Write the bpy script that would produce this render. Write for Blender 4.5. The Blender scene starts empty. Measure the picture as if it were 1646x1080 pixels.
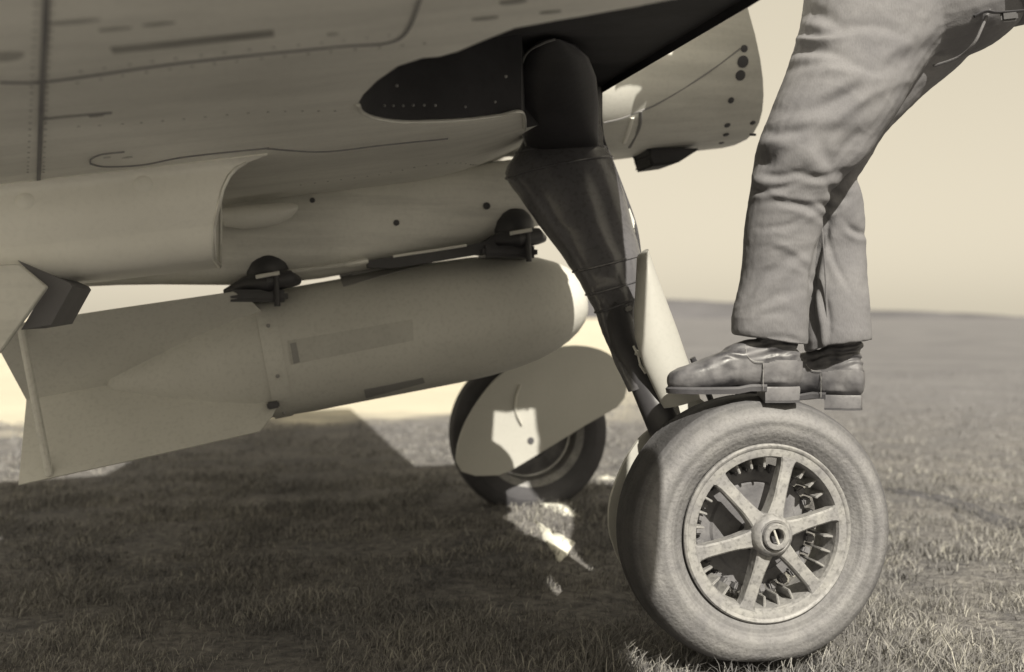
import bpy, bmesh, math, random
import numpy as np
from mathutils import Vector, Matrix, noise
from mathutils.geometry import delaunay_2d_cdt

random.seed(7); RNG = np.random.default_rng(7)
scene = bpy.context.scene
COL = scene.collection
D = math.radians

# ------------------------------------------------------------------ camera
FPX, CX, HY, CAMH = 1844.0, 823.0, 508.0, 0.84       # focal length in photo pixels, centre column, horizon row, eye height
cam_d = bpy.data.cameras.new('camera'); cam = bpy.data.objects.new('camera', cam_d); COL.objects.link(cam)
cam.location = (0, 0, CAMH); cam.rotation_euler = (D(90), 0, 0)
cam_d.sensor_width = 36.0; cam_d.lens = 36.0 * FPX / 1646.0
cam_d.shift_y = (HY - 540.0) / 1646.0
cam_d.clip_start = 0.05; cam_d.clip_end = 5000
cam_d.dof.use_dof = True; cam_d.dof.focus_distance = 2.72; cam_d.dof.aperture_fstop = 2.2
scene.camera = cam

# ------------------------------------------------------------------ light
# aircraft frame: s = forward along the nose, a = towards the far side, z = up
TH = D(12.7)
SUN_EL = D(41); SUN_OFF = D(3.2)            # the sun stands abeam of the aircraft, behind the camera
to_sun = Vector((math.sin(TH + SUN_OFF) * math.cos(SUN_EL), -math.cos(TH + SUN_OFF) * math.cos(SUN_EL), math.sin(SUN_EL)))
world = bpy.data.worlds.new('World'); scene.world = world; world.use_nodes = True
nt = world.node_tree; nt.nodes.clear()
sky = nt.nodes.new('ShaderNodeTexSky'); sky.sky_type = 'NISHITA'; sky.sun_disc = False
sky.sun_elevation = SUN_EL; sky.sun_rotation = math.atan2(to_sun.x, to_sun.y)
sky.dust_density = 1.9; sky.air_density = 1.0
bw = nt.nodes.new('ShaderNodeRGBToBW'); nt.links.new(sky.outputs[0], bw.inputs[0])
flat = nt.nodes.new('ShaderNodeMix'); flat.data_type = 'FLOAT'
flat.inputs[0].default_value = 0.76; flat.inputs[3].default_value = 3.60     # the washed out pale sky of the print
nt.links.new(bw.outputs[0], flat.inputs[2])
tint = nt.nodes.new('ShaderNodeMix'); tint.data_type = 'RGBA'; tint.blend_type = 'MULTIPLY'; tint.inputs[0].default_value = 1
tint.inputs[7].default_value = (1.0, 0.90, 0.70, 1)
nt.links.new(flat.outputs[0], tint.inputs[6])
bg = nt.nodes.new('ShaderNodeBackground'); bg.inputs[1].default_value = 0.134
nt.links.new(tint.outputs[2], bg.inputs[0])
wo = nt.nodes.new('ShaderNodeOutputWorld'); nt.links.new(bg.outputs[0], wo.inputs[0])
sun_d = bpy.data.lights.new('sun', 'SUN'); sun = bpy.data.objects.new('sun', sun_d); COL.objects.link(sun)
sun_d.energy = 4.6; sun_d.angle = D(0.5); sun_d.color = (1.0, 0.935, 0.80)
sun.rotation_euler = to_sun.to_track_quat('Z', 'Y').to_euler(); sun.location = (0, 0, 30)
vs = scene.view_settings
vs.view_transform = 'Standard'; vs.look = 'None'; vs.exposure = 0.62; vs.gamma = 1.0; vs.use_curve_mapping = False

# ------------------------------------------------------------------ frames
N2 = (math.cos(TH), math.sin(TH)); A2 = (-math.sin(TH), math.cos(TH))
C0 = (0.35636, 3.71082)                   # ground point between the two main wheels
def loc_of(x, y):                          # world xy -> (s, a)
    return (N2[0]*(x-C0[0]) + N2[1]*(y-C0[1]), A2[0]*(x-C0[0]) + A2[1]*(y-C0[1]))
def wor(s, a, z): return Vector((C0[0]+N2[0]*s+A2[0]*a, C0[1]+N2[1]*s+A2[1]*a, z))
def L(px, py, a):                          # measured photo point on the vertical plane a = const, in (s, a, z)
    rx = (px-CX)/FPX
    Y = (a + A2[0]*C0[0] + A2[1]*C0[1])/(rx*A2[0]+A2[1])
    s, _ = loc_of(rx*Y, Y)
    return Vector((s, a, CAMH + Y*(HY-py)/FPX))
def P(px, py, Y): return Vector(((px-CX)/FPX*Y, Y, CAMH + Y*(HY-py)/FPX))

# ------------------------------------------------------------------ materials
def node_mat(name):
    m = bpy.data.materials.new(name); m.use_nodes = True
    n = m.node_tree.nodes; n.clear(); l = m.node_tree.links
    o = n.new('ShaderNodeOutputMaterial'); b = n.new('ShaderNodeBsdfPrincipled'); l.new(b.outputs[0], o.inputs[0])
    return m, n, l, b
def warm(v, w=1.0):                        # the print's brown-grey at albedo v
    k = min(1, max(0, (v-.03)/.35)) if w == 1.0 else w
    return (v, v*(.985+.005*k), v*(1.12-.19*k), 1)
def ramp(n, l, src, p0, c0, p1, c1):
    r = n.new('ShaderNodeValToRGB'); e = r.color_ramp.elements
    e[0].position = p0; e[0].color = c0; e[1].position = p1; e[1].color = c1
    l.new(src, r.inputs[0]); return r
def mulmix(n, l, a, b, fac=1.0):
    x = n.new('ShaderNodeMix'); x.data_type = 'RGBA'; x.blend_type = 'MULTIPLY'; x.inputs[0].default_value = fac
    l.new(a, x.inputs[6]); l.new(b, x.inputs[7]); return x.outputs[2]
def paint(name, v, rough=0.5, metal=0.0, var=0.25, scale=3.0, stretch=(1, 1, 1), streak=0.0, speck=0.3, bump=0.1, bscale=60, w=1.0):
    m, n, l, b = node_mat(name)
    tc = n.new('ShaderNodeTexCoord')
    mp = n.new('ShaderNodeMapping'); mp.inputs[3].default_value = stretch; l.new(tc.outputs['Object'], mp.inputs[0])
    t1 = n.new('ShaderNodeTexNoise'); t1.inputs['Scale'].default_value = scale; t1.inputs['Detail'].default_value = 6
    l.new(mp.outputs[0], t1.inputs[0])
    c = ramp(n, l, t1.outputs[0], .3, warm(v*(1-var), w), .7, warm(v*(1+var*.7), w)).outputs[0]
    if streak > 0:                         # oil and dirt drawn out along the airflow
        ms = n.new('ShaderNodeMapping'); ms.inputs[3].default_value = (1.2, 13, 13); l.new(tc.outputs['Object'], ms.inputs[0])
        t2 = n.new('ShaderNodeTexNoise'); t2.inputs['Scale'].default_value = 1.3; t2.inputs['Detail'].default_value = 5
        t2.inputs['Roughness'].default_value = .6; l.new(ms.outputs[0], t2.inputs[0])
        k = 1-streak
        c = mulmix(n, l, c, ramp(n, l, t2.outputs[0], .38, (k, k, k, 1), .56, (1, 1, 1, 1)).outputs[0])
    speck *= .4
    if speck > 0:
        t3 = n.new('ShaderNodeTexNoise'); t3.inputs['Scale'].default_value = 90; t3.inputs['Detail'].default_value = 3
        l.new(tc.outputs['Object'], t3.inputs[0]); k = 1-speck
        c = mulmix(n, l, c, ramp(n, l, t3.outputs[0], .33, (k, k, k, 1), .5, (1, 1, 1, 1)).outputs[0])
    l.new(c, b.inputs['Base Color'])
    b.inputs['Roughness'].default_value = rough; b.inputs['Metallic'].default_value = metal
    if bump > 0:
        t4 = n.new('ShaderNodeTexNoise'); t4.inputs['Scale'].default_value = bscale; t4.inputs['Detail'].default_value = 4
        l.new(tc.outputs['Object'], t4.inputs[0])
        bp = n.new('ShaderNodeBump'); bp.inputs['Strength'].default_value = bump; bp.inputs['Distance'].default_value = .004
        l.new(t4.outputs[0], bp.inputs['Height']); l.new(bp.outputs[0], b.inputs['Normal'])
    return m

M = {}
M['wing'] = paint('wing_paint', .85, .55, var=.22, scale=1.6, streak=.08, speck=.12, bump=.5, bscale=5)
M['cowl'] = paint('cowling_paint', .72, .5, var=.15, scale=3, streak=.15, speck=.12, bump=.05)
M['pale'] = paint('pale_duct_paint', .90, .5, var=.10, scale=2.5, speck=.08, bump=.06, bscale=14)
M['pod'] = paint('carrier_paint', .76, .55, var=.22, scale=2.5, streak=.2, speck=.12, bump=.4, bscale=6)
M['bomb'] = paint('bomb_paint', .62, .55, var=.12, scale=3, stretch=(.6, 1.4, 1.4), speck=.2, bump=.12, bscale=40)
M['bomb_dark'] = paint('bomb_stencil', .30, .65, var=.1, scale=4, speck=.1, bump=0)
M['fin'] = paint('fin_paint', .60, .6, var=.12, scale=3, speck=.2, bump=.1)
M['black'] = paint('black_steel', .045, .45, var=.3, scale=8, speck=.2, bump=.1)
M['near_black'] = paint('well_interior', .035, .8, var=.3, scale=8, speck=.2, bump=.1)  # one near-black colour for the well and hollow parts
M['leather'] = paint('strut_gaiter', .10, .22, var=.3, scale=5, speck=.5, bump=.25, bscale=22)
M['bright'] = paint('bright_metal', .7, .3, metal=.3, var=.1, scale=10, speck=.1, bump=.05)
M['door'] = paint('gear_door_paint', .42, .5, var=.08, scale=3, speck=.1, bump=.05, bscale=20)
M['cast'] = paint('wheel_casting', .27, .5, var=.25, scale=18, speck=.8, bump=.5, bscale=70)
M['castdark'] = paint('wheel_inner_casting', .15, .6, var=.4, scale=16, speck=.4, bump=.3, bscale=60)  # darker than the spokes, to paint in the shade between them
M['blot'] = paint('dark_plug', .07, .6, var=.2, scale=10, speck=0, bump=0)
M['skin'] = paint('skin', .4, .5, var=.08, speck=.05, bump=.05, w=2.2)
M['jacket'] = paint('jacket_cloth', .16, .9, var=.2, scale=6, bump=.3, bscale=200)
M['hair'] = paint('hair', .05, .6, var=.3, scale=30, bump=.4, bscale=120)
M['soil'] = paint('dark_soil', .07, .95, var=.4, scale=12, bump=.6, bscale=30)

M['dome'] = paint('leg_top_fairing', .045, .45, var=.3, scale=6, speck=.3, bump=.1)
def tyre_mat():
    m, n, l, b = node_mat('dusty_rubber')
    tc = n.new('ShaderNodeTexCoord')
    t = n.new('ShaderNodeTexNoise'); t.inputs['Scale'].default_value = 13; t.inputs['Detail'].default_value = 10; t.inputs['Roughness'].default_value = .65
    l.new(tc.outputs['Object'], t.inputs[0])
    c = ramp(n, l, t.outputs[0], .25, warm(.14), .72, warm(.26)).outputs[0]
    sp = n.new('ShaderNodeSeparateXYZ'); l.new(tc.outputs['Object'], sp.inputs[0])
    # radius from the axle: the moulded rings of the sidewall hold different amounts of dust
    cx = n.new('ShaderNodeCombineXYZ'); l.new(sp.outputs[0], cx.inputs[0]); l.new(sp.outputs[2], cx.inputs[2])
    ln = n.new('ShaderNodeVectorMath'); ln.operation = 'LENGTH'; l.new(cx.outputs[0], ln.inputs[0])
    w = n.new('ShaderNodeTexNoise'); w.noise_dimensions = '1D'; w.inputs['Scale'].default_value = 55; w.inputs['Detail'].default_value = 4
    l.new(ln.outputs['Value'], w.inputs['W'])
    c = mulmix(n, l, c, ramp(n, l, w.outputs[0], .35, (.72, .72, .72, 1), .6, (1, 1, 1, 1)).outputs[0])
    rb = ramp(n, l, ln.outputs['Value'], .296, (1, 1, 1, 1), .318, (.42, .42, .44, 1)); c = mulmix(n, l, c, rb.outputs[0])   # black tread, darkened further to deepen the wing shadow; dusty wall
    t3 = n.new('ShaderNodeTexNoise'); t3.inputs['Scale'].default_value = 120; t3.inputs['Detail'].default_value = 3
    l.new(tc.outputs['Object'], t3.inputs[0])
    c = mulmix(n, l, c, ramp(n, l, t3.outputs[0], .35, (.86, .86, .86, 1), .52, (1, 1, 1, 1)).outputs[0])
    l.new(c, b.inputs['Base Color']); b.inputs['Roughness'].default_value = .85
    bp = n.new('ShaderNodeBump'); bp.inputs['Strength'].default_value = .6; bp.inputs['Distance'].default_value = .004
    l.new(t3.outputs[0], bp.inputs['Height']); l.new(bp.outputs[0], b.inputs['Normal'])
    return m
M['tyre'] = tyre_mat()
M['fartyre'] = paint('shaded_rubber', .06, .8, var=.3, scale=8)  # shade on the far tyre put into a darker rubber colour

def cloth_mat(name, v, w=1.0):
    m, n, l, b = node_mat(name)
    tc = n.new('ShaderNodeTexCoord')
    t = n.new('ShaderNodeTexNoise'); t.inputs['Scale'].default_value = 9; t.inputs['Detail'].default_value = 7
    l.new(tc.outputs['Object'], t.inputs[0])
    c = ramp(n, l, t.outputs[0], .3, warm(v*.82, w), .7, warm(v*1.12, w)).outputs[0]
    wv = n.new('ShaderNodeTexNoise'); wv.inputs['Scale'].default_value = 330; wv.inputs['Detail'].default_value = 2
    mp = n.new('ShaderNodeMapping'); mp.inputs[3].default_value = (1, 1, .35); l.new(tc.outputs['Object'], mp.inputs[0]); l.new(mp.outputs[0], wv.inputs[0])
    c = mulmix(n, l, c, ramp(n, l, wv.outputs[0], .3, (.88, .88, .88, 1), .6, (1, 1, 1, 1)).outputs[0])
    l.new(c, b.inputs['Base Color']); b.inputs['Roughness'].default_value = .95
    bp = n.new('ShaderNodeBump'); bp.inputs['Strength'].default_value = .3; bp.inputs['Distance'].default_value = .002
    l.new(wv.outputs[0], bp.inputs['Height']); l.new(bp.outputs[0], b.inputs['Normal'])
    return m
M['cloth'] = cloth_mat('trouser_twill', .17)
def boot_mat():
    m, n, l, b = node_mat('worn_boot_leather')
    tc = n.new('ShaderNodeTexCoord')
    t = n.new('ShaderNodeTexNoise'); t.inputs['Scale'].default_value = 22; t.inputs['Detail'].default_value = 7
    l.new(tc.outputs['Object'], t.inputs[0])
    l.new(ramp(n, l, t.outputs[0], .35, warm(.05), .68, warm(.17)).outputs[0], b.inputs['Base Color'])
    l.new(ramp(n, l, t.outputs[0], .35, (.38,)*3+(1,), .7, (.65,)*3+(1,)).outputs[0], b.inputs['Roughness'])
    t2 = n.new('ShaderNodeTexNoise'); t2.inputs['Scale'].default_value = 70; t2.inputs['Detail'].default_value = 5; l.new(tc.outputs['Object'], t2.inputs[0])
    bp = n.new('ShaderNodeBump'); bp.inputs['Strength'].default_value = .3; bp.inputs['Distance'].default_value = .003
    l.new(t2.outputs[0], bp.inputs['Height']); l.new(bp.outputs[0], b.inputs['Normal'])
    return m
M['boot'] = boot_mat()

def ground_mat():
    m, n, l, b = node_mat('field_turf')
    tc = n.new('ShaderNodeTexCoord')
    def nz(s, d=6, r=.6):
        t = n.new('ShaderNodeTexNoise'); t.inputs['Scale'].default_value = s; t.inputs['Detail'].default_value = d; t.inputs['Roughness'].default_value = r
        l.new(tc.outputs['Object'], t.inputs[0]); return t.outputs[0]
    fine = ramp(n, l, nz(28), .32, warm(.10), .7, warm(.26)).outputs[0]
    mid = ramp(n, l, nz(2.2), .35, (.7, .7, .7, 1), .65, (1.15, 1.12, 1.05, 1)).outputs[0]
    near = mulmix(n, l, fine, mid)
    far = ramp(n, l, nz(.5, 8), .3, warm(.13), .7, warm(.21)).outputs[0]         # dry mown stubble further out
    pale = ramp(n, l, nz(.35, 6), .3, (.50, .47, .39, 1), .7, (.60, .56, .46, 1)).outputs[0]   # overexposed sunlit ground, painted as a bright strip behind the machine
    sp = n.new('ShaderNodeSeparateXYZ'); l.new(tc.outputs['Object'], sp.inputs[0])
    wob = n.new('ShaderNodeMath'); wob.operation = 'MULTIPLY_ADD'; l.new(nz(.9, 5), wob.inputs[0]); wob.inputs[1].default_value = 5.0
    ln = n.new('ShaderNodeVectorMath'); ln.operation = 'LENGTH'; l.new(tc.outputs['Object'], ln.inputs[0]); l.new(ln.outputs['Value'], wob.inputs[2])
    mr = n.new('ShaderNodeMapRange'); mr.interpolation_type = 'SMOOTHSTEP'; mr.inputs[1].default_value = 7.5; mr.inputs[2].default_value = 17
    l.new(wob.outputs[0], mr.inputs[0])
    mx = n.new('ShaderNodeMix'); mx.data_type = 'RGBA'; l.new(mr.outputs[0], mx.inputs[0]); l.new(near, mx.inputs[6]); l.new(far, mx.inputs[7])
    # painted sunlit strip: y beyond 9.5 m and left of a line running away from the wheels
    u = n.new('ShaderNodeMath'); u.operation = 'MULTIPLY_ADD'; l.new(sp.outputs[1], u.inputs[0]); u.inputs[1].default_value = .135; u.inputs[2].default_value = -.2
    v = n.new('ShaderNodeMath'); v.operation = 'SUBTRACT'; l.new(u.outputs[0], v.inputs[0]); l.new(sp.outputs[0], v.inputs[1])
    s1 = n.new('ShaderNodeMapRange'); s1.interpolation_type = 'SMOOTHSTEP'; s1.inputs[1].default_value = -.8; s1.inputs[2].default_value = 1.2; l.new(v.outputs[0], s1.inputs[0])
    s2 = n.new('ShaderNodeMapRange'); s2.interpolation_type = 'SMOOTHSTEP'; s2.inputs[1].default_value = 11.2; s2.inputs[2].default_value = 12.8; l.new(wob.outputs[0], s2.inputs[0])
    mm = n.new('ShaderNodeMath'); mm.operation = 'MULTIPLY'; l.new(s1.outputs[0], mm.inputs[0]); l.new(s2.outputs[0], mm.inputs[1])
    my = n.new('ShaderNodeMix'); my.data_type = 'RGBA'; l.new(mm.outputs[0], my.inputs[0]); l.new(mx.outputs[2], my.inputs[6]); l.new(pale, my.inputs[7])
    l.new(my.outputs[2], b.inputs['Base Color']); b.inputs['Roughness'].default_value = 1.0
    b.inputs['Specular IOR Level'].default_value = .1
    bp = n.new('ShaderNodeBump'); bp.inputs['Strength'].default_value = .8; bp.inputs['Distance'].default_value = .03
    l.new(nz(40), bp.inputs['Height']); l.new(bp.outputs[0], b.inputs['Normal'])
    return m
M['ground'] = ground_mat()
def grass_mat():
    m, n, l, b = node_mat('grass_blades')
    g = n.new('ShaderNodeNewGeometry')
    tc = n.new('ShaderNodeTexCoord'); t = n.new('ShaderNodeTexNoise'); t.inputs['Scale'].default_value = 2.4; t.inputs['Detail'].default_value = 5
    l.new(tc.outputs['Object'], t.inputs[0])
    c = ramp(n, l, g.outputs['Random Per Island'], 0, warm(.11), 1, warm(.36)).outputs[0]
    r = c.node.color_ramp; e = r.elements.new(.72); e.color = warm(.24)
    c = mulmix(n, l, c, ramp(n, l, t.outputs[0], .32, (.6, .6, .6, 1), .68, (1.25, 1.22, 1.12, 1)).outputs[0])
    ln = n.new('ShaderNodeVectorMath'); ln.operation = 'LENGTH'; l.new(tc.outputs['Object'], ln.inputs[0])
    mr = n.new('ShaderNodeMapRange'); mr.interpolation_type = 'SMOOTHSTEP'; mr.inputs[1].default_value = 4.5; mr.inputs[2].default_value = 12; l.new(ln.outputs['Value'], mr.inputs[0])
    mx = n.new('ShaderNodeMix'); mx.data_type = 'RGBA'; l.new(mr.outputs[0], mx.inputs[0]); l.new(c, mx.inputs[6]); mx.inputs[7].default_value = warm(.20)
    l.new(mx.outputs[2], b.inputs['Base Color']); b.inputs['Roughness'].default_value = .7
    return m
M['grass'] = grass_mat()

# ------------------------------------------------------------------ object helpers
def tag(o, label=None, cat=None, group=None, kind=None):
    if label: o['label'] = label
    if cat: o['category'] = cat
    if group: o['group'] = group
    if kind: o['kind'] = kind
    return o
def empty(name, loc, rz=0.0, label=None, cat=None, group=None):
    o = bpy.data.objects.new(name, None); COL.objects.link(o); o.location = loc; o.rotation_euler = (0, 0, rz)
    o.empty_display_size = .2
    return tag(o, label, cat, group)
def link(name, me, mat, parent=None, smooth=True, angle=None):
    if mat is not None: me.materials.append(mat)
    for p in me.polygons: p.use_smooth = smooth
    o = bpy.data.objects.new(name, me); COL.objects.link(o)
    if parent: o.parent = parent
    if smooth and angle:
        me.update()
        bm = bmesh.new(); bm.from_mesh(me)
        for e in bm.edges:
            if len(e.link_faces) == 2 and e.calc_face_angle(0) > D(angle): e.smooth = False
        bm.to_mesh(me); bm.free()
    return o
def obj(name, bm, mat, parent=None, smooth=True, angle=35, fix=True):
    if fix: bmesh.ops.recalc_face_normals(bm, faces=bm.faces[:])
    me = bpy.data.meshes.new(name); bm.to_mesh(me); bm.free()
    return link(name, me, mat, parent, smooth, angle)
def loft(bm, rings, cap=True, closed=True):
    vs_ = [[bm.verts.new(p) for p in r] for r in rings]
    n = len(rings[0])
    for a, b in zip(vs_, vs_[1:]):
        for i in range(n if closed else n-1):
            j = (i+1) % n
            bm.faces.new((a[i], a[j], b[j], b[i]))
    if cap and closed:
        bm.faces.new(vs_[0][::-1]); bm.faces.new(vs_[-1])
    return vs_
def circ(c, u, v, ru, rv=None, n=24, ph=0.0, power=2.0):
    rv = ru if rv is None else rv
    out = []
    for i in range(n):
        t = 2*math.pi*i/n + ph; ct, st = math.cos(t), math.sin(t)
        if power != 2.0:
            ct = math.copysign(abs(ct)**(2/power), ct); st = math.copysign(abs(st)**(2/power), st)
        out.append(Vector(c) + Vector(u)*ru*ct + Vector(v)*rv*st)
    return out
def perp(d):
    d = Vector(d).normalized(); h = Vector((0, 0, 1)) if abs(d.z) < .9 else Vector((1, 0, 0))
    u = d.cross(h).normalized(); return u, d.cross(u).normalized()
def tube(bm, pts, radii, n=14, flat=1.0, cap=True):
    pts = [Vector(p) for p in pts]
    if not hasattr(radii, '__len__'): radii = [radii]*len(pts)
    rings = []
    u = None
    for i, p in enumerate(pts):
        d = (pts[min(i+1, len(pts)-1)] - pts[max(i-1, 0)]).normalized()
        if u is None: u, v = perp(d)
        else:
            u = (u - d*u.dot(d)).normalized(); v = d.cross(u)
        rings.append(circ(p, u, v, radii[i], radii[i]*flat, n))
    loft(bm, rings, cap)
def prism(bm, poly, off):                  # closed outline (list of 3D points) given a real thickness
    a = [bm.verts.new(p) for p in poly]; b = [bm.verts.new(Vector(p)+Vector(off)) for p in poly]
    bm.faces.new(a); bm.faces.new(b[::-1])
    for i in range(len(poly)):
        j = (i+1) % len(poly); bm.faces.new((a[j], a[i], b[i], b[j]))
def box(bm, c, dims, rot=None, bev=0.0):
    r = bmesh.ops.create_cube(bm, size=1.0); vs_ = r['verts']
    for v in vs_:
        v.co = Vector((v.co.x*dims[0], v.co.y*dims[1], v.co.z*dims[2]))
        if rot is not None: v.co = rot @ v.co
        v.co += Vector(c)
    if bev > 0:
        es = list({e for v in vs_ for e in v.link_edges})
        bmesh.ops.bevel(bm, geom=es, offset=bev, segments=2, affect='EDGES')
def smooth_curve(pts, n=6, closed=False):  # Catmull-Rom through the points
    pts = [Vector(p) for p in pts]; out = []; m = len(pts)
    rng = range(m if closed else m-1)
    for i in rng:
        if closed: p0, p1, p2, p3 = pts[i-1], pts[i], pts[(i+1) % m], pts[(i+2) % m]
        else: p0, p1, p2, p3 = pts[max(i-1, 0)], pts[i], pts[i+1], pts[min(i+2, m-1)]
        for k in range(n):
            t = k/n
            out.append(.5*((2*p1)+(p2-p0)*t+(2*p0-5*p1+4*p2-p3)*t*t+(-p0+3*p1-3*p2+p3)*t**3))
    if not closed: out.append(pts[-1])
    return out
def evaluated(me, mods):                   # bakes modifiers into a plain mesh
    o = bpy.data.objects.new('bake', me); COL.objects.link(o)
    for kind, kw in mods:
        md = o.modifiers.new(kind, kind)
        for k, v in kw.items(): setattr(md, k, v)
    dg = bpy.context.evaluated_depsgraph_get(); dg.update()
    res = bpy.data.meshes.new_from_object(o.evaluated_get(dg))
    bpy.data.objects.remove(o, do_unlink=True)
    return res

# ------------------------------------------------------------------ ground, far ridge
FARW = None
def gz(x, y):
    if not (abs(x) < 12 and 0 < y < 24): return 0.0
    near = min(1, max(0, (math.hypot(x-.5, y-2.8)-.5)/1.0))
    fx, fy = .13, 4.68
    return near*.02*noise.noise(Vector((x*.8, y*.8, 3))) + .095*math.exp(-((x-fx)**2+(y-fy)**2)/.8)
def build_ground():
    bm = bmesh.new()
    ys = [-40, -10, -3, 0] + [round(.25*i, 2) for i in range(1, 81)] + [24, 30, 40, 60, 90, 140, 220, 400, 800, 1600, 3500]
    xs = [-2500, -900, -300, -100, -40, -20, -12] + [round(-8+.25*i, 2) for i in range(65)] + [12, 20, 40, 100, 300, 900, 2500]
    g = []
    for y in ys:
        row = []
        for x in xs:
            z = gz(x, y)
            row.append(bm.verts.new((x, y, z)))
        g.append(row)
    for a, b in zip(g, g[1:]):
        for i in range(len(xs)-1): bm.faces.new((a[i], a[i+1], b[i+1], b[i]))
    tag(obj('ground', bm, M['ground'], angle=None), kind='structure')
build_ground()

def build_ridge():
    bm = bmesh.new(); rings = []
    for i in range(161):
        x = -260 + i*5.0
        px = CX + FPX*x/420
        top = max(.3, 7.6 - (px-1050)*.0115) if px > 1050 else 7.6
        if px < 600: top = max(.2, 7.6-(600-px)*.03)
        top += .9*noise.noise(Vector((x*.05, 0, 1))) + .5*noise.noise(Vector((x*.21, 0, 4)))
        rings.append([Vector((x, 405, -.5)), Vector((x, 412, top*.5)), Vector((x, 420, top*.93)), Vector((x, 430, top)), Vector((x, 460, top*.8)), Vector((x, 500, -.5))])
    loft(bm, rings, closed=False)
    m = paint('ridge_cover', .10, 1.0, var=.25, scale=.05, speck=0, bump=0)
    tag(obj('hills', bm, m, angle=None), kind='structure')
build_ridge()

# pale ground patches between the wheels, sunlight through the gaps put into their colour
PATCHES = []
def patch(px_poly, name='sunlit_ground'):
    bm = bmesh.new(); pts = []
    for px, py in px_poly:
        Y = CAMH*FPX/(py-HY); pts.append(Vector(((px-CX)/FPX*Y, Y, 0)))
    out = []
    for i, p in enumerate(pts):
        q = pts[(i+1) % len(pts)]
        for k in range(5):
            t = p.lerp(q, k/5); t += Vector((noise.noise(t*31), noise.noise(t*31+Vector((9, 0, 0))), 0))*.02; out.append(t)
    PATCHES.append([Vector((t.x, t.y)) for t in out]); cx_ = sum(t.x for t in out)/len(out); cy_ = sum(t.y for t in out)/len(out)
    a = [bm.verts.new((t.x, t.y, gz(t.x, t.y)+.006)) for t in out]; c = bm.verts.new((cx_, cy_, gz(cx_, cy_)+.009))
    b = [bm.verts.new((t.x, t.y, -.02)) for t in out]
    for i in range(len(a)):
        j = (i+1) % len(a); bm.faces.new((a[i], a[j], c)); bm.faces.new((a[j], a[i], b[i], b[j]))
    tag(obj(name, bm, M['sun_ground'], angle=None), kind='structure')
M['sun_ground'] = paint('painted_sun_ground', .8, 1.0, var=.2, scale=20, speck=.2, bump=.5, bscale=60, w=1.2)  # very pale ground colour that carries the painted sunlight

# ------------------------------------------------------------------ AIRCRAFT
plane = empty('fighter_plane', (C0[0], C0[1], 0), TH, 'grey fighter plane seen from below the wing, with a spoked wheel on the grass', 'aircraft')
Ax = Vector((1, 0, 0)); Ay = Vector((0, 1, 0)); Az = Vector((0, 0, 1))
LE = -.2
def zl(s, a):                              # lower skin of the wing and centre section
    aa = abs(a); s = min(s, LE)
    z = 1.345 + .148*s + .035*max(aa-.2, 0)
    if aa > 2.2: z += .06*(aa-2.2)
    if s > -.72:
        h = .150 - .055*min(max((aa-.45)/1.05, 0), 1)
        z += h*((s+.72)/.52)**2
    return z
def onwing(px, py):                        # a photo point carried onto the lower skin
    d = Vector(((px-CX)/FPX, 1, (HY-py)/FPX)); lo, hi = .8, 6.0
    f = lambda Y: CAMH + d.z*Y - zl(*loc_of(d.x*Y, Y))
    for _ in range(50):
        mid = (lo+hi)/2
        if f(mid) > 0: hi = mid
        else: lo = mid
    s, a = loc_of(d.x*lo, lo)
    return Vector((s, a))

# --- wing lower skin with the gear well cut out of it
well_px = [(576, 166), (584, 152), (606, 130), (640, 106), (680, 93), (706, 91), (735, 83), (775, 66), (828, 45), (900, 32), (980, 18), (1060, 3), (1130, -10)]
low_px = [(966, 219), (900, 232), (848, 236), (844, 205), (838, 178), (800, 184), (750, 190), (690, 193), (640, 193), (602, 187), (582, 178)]
well = [onwing(*p) for p in well_px]
well = [Vector((min(p.x, LE-.010), max(p.y, -2.4))) for p in well]
# forward side of the opening keeps a strip of leading edge
last = well[-1]
fwd = [Vector((LE-.010, last.y+.02)), Vector((LE-.010, -1.2)), Vector((LE-.010, -.8)), Vector((LE-.010, -.52))]
fwd[0] = Vector((LE-.010, min(-1.5, last.y)))
well_out = [Vector((p.x, p.y)) for p in well] + fwd + [Vector((min(p.x, LE-.01), min(p.y, -.40))) for p in map(lambda q: onwing(*q), low_px)]
def v3(p): return Vector((p.x, p.y, 0))
dense = []
for i, p in enumerate(well_out):
    q = well_out[(i+1) % len(well_out)]; k = max(1, int((q-p).length/.03))
    dense += [p.lerp(q, j/k) for j in range(k)]
def inside(p, poly):
    c = False; n = len(poly); j = n-1
    for i in range(n):
        if (poly[i].y > p.y) != (poly[j].y > p.y) and p.x < (poly[j].x-poly[i].x)*(p.y-poly[i].y)/(poly[j].y-poly[i].y)+poly[i].x: c = not c
        j = i
    return c
def te(a): return -2.02 + .17*max(abs(a)-.5, 0) if abs(a) < 4.2 else -2.02+.17*3.7+(abs(a)-4.2)**2*.6
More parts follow.
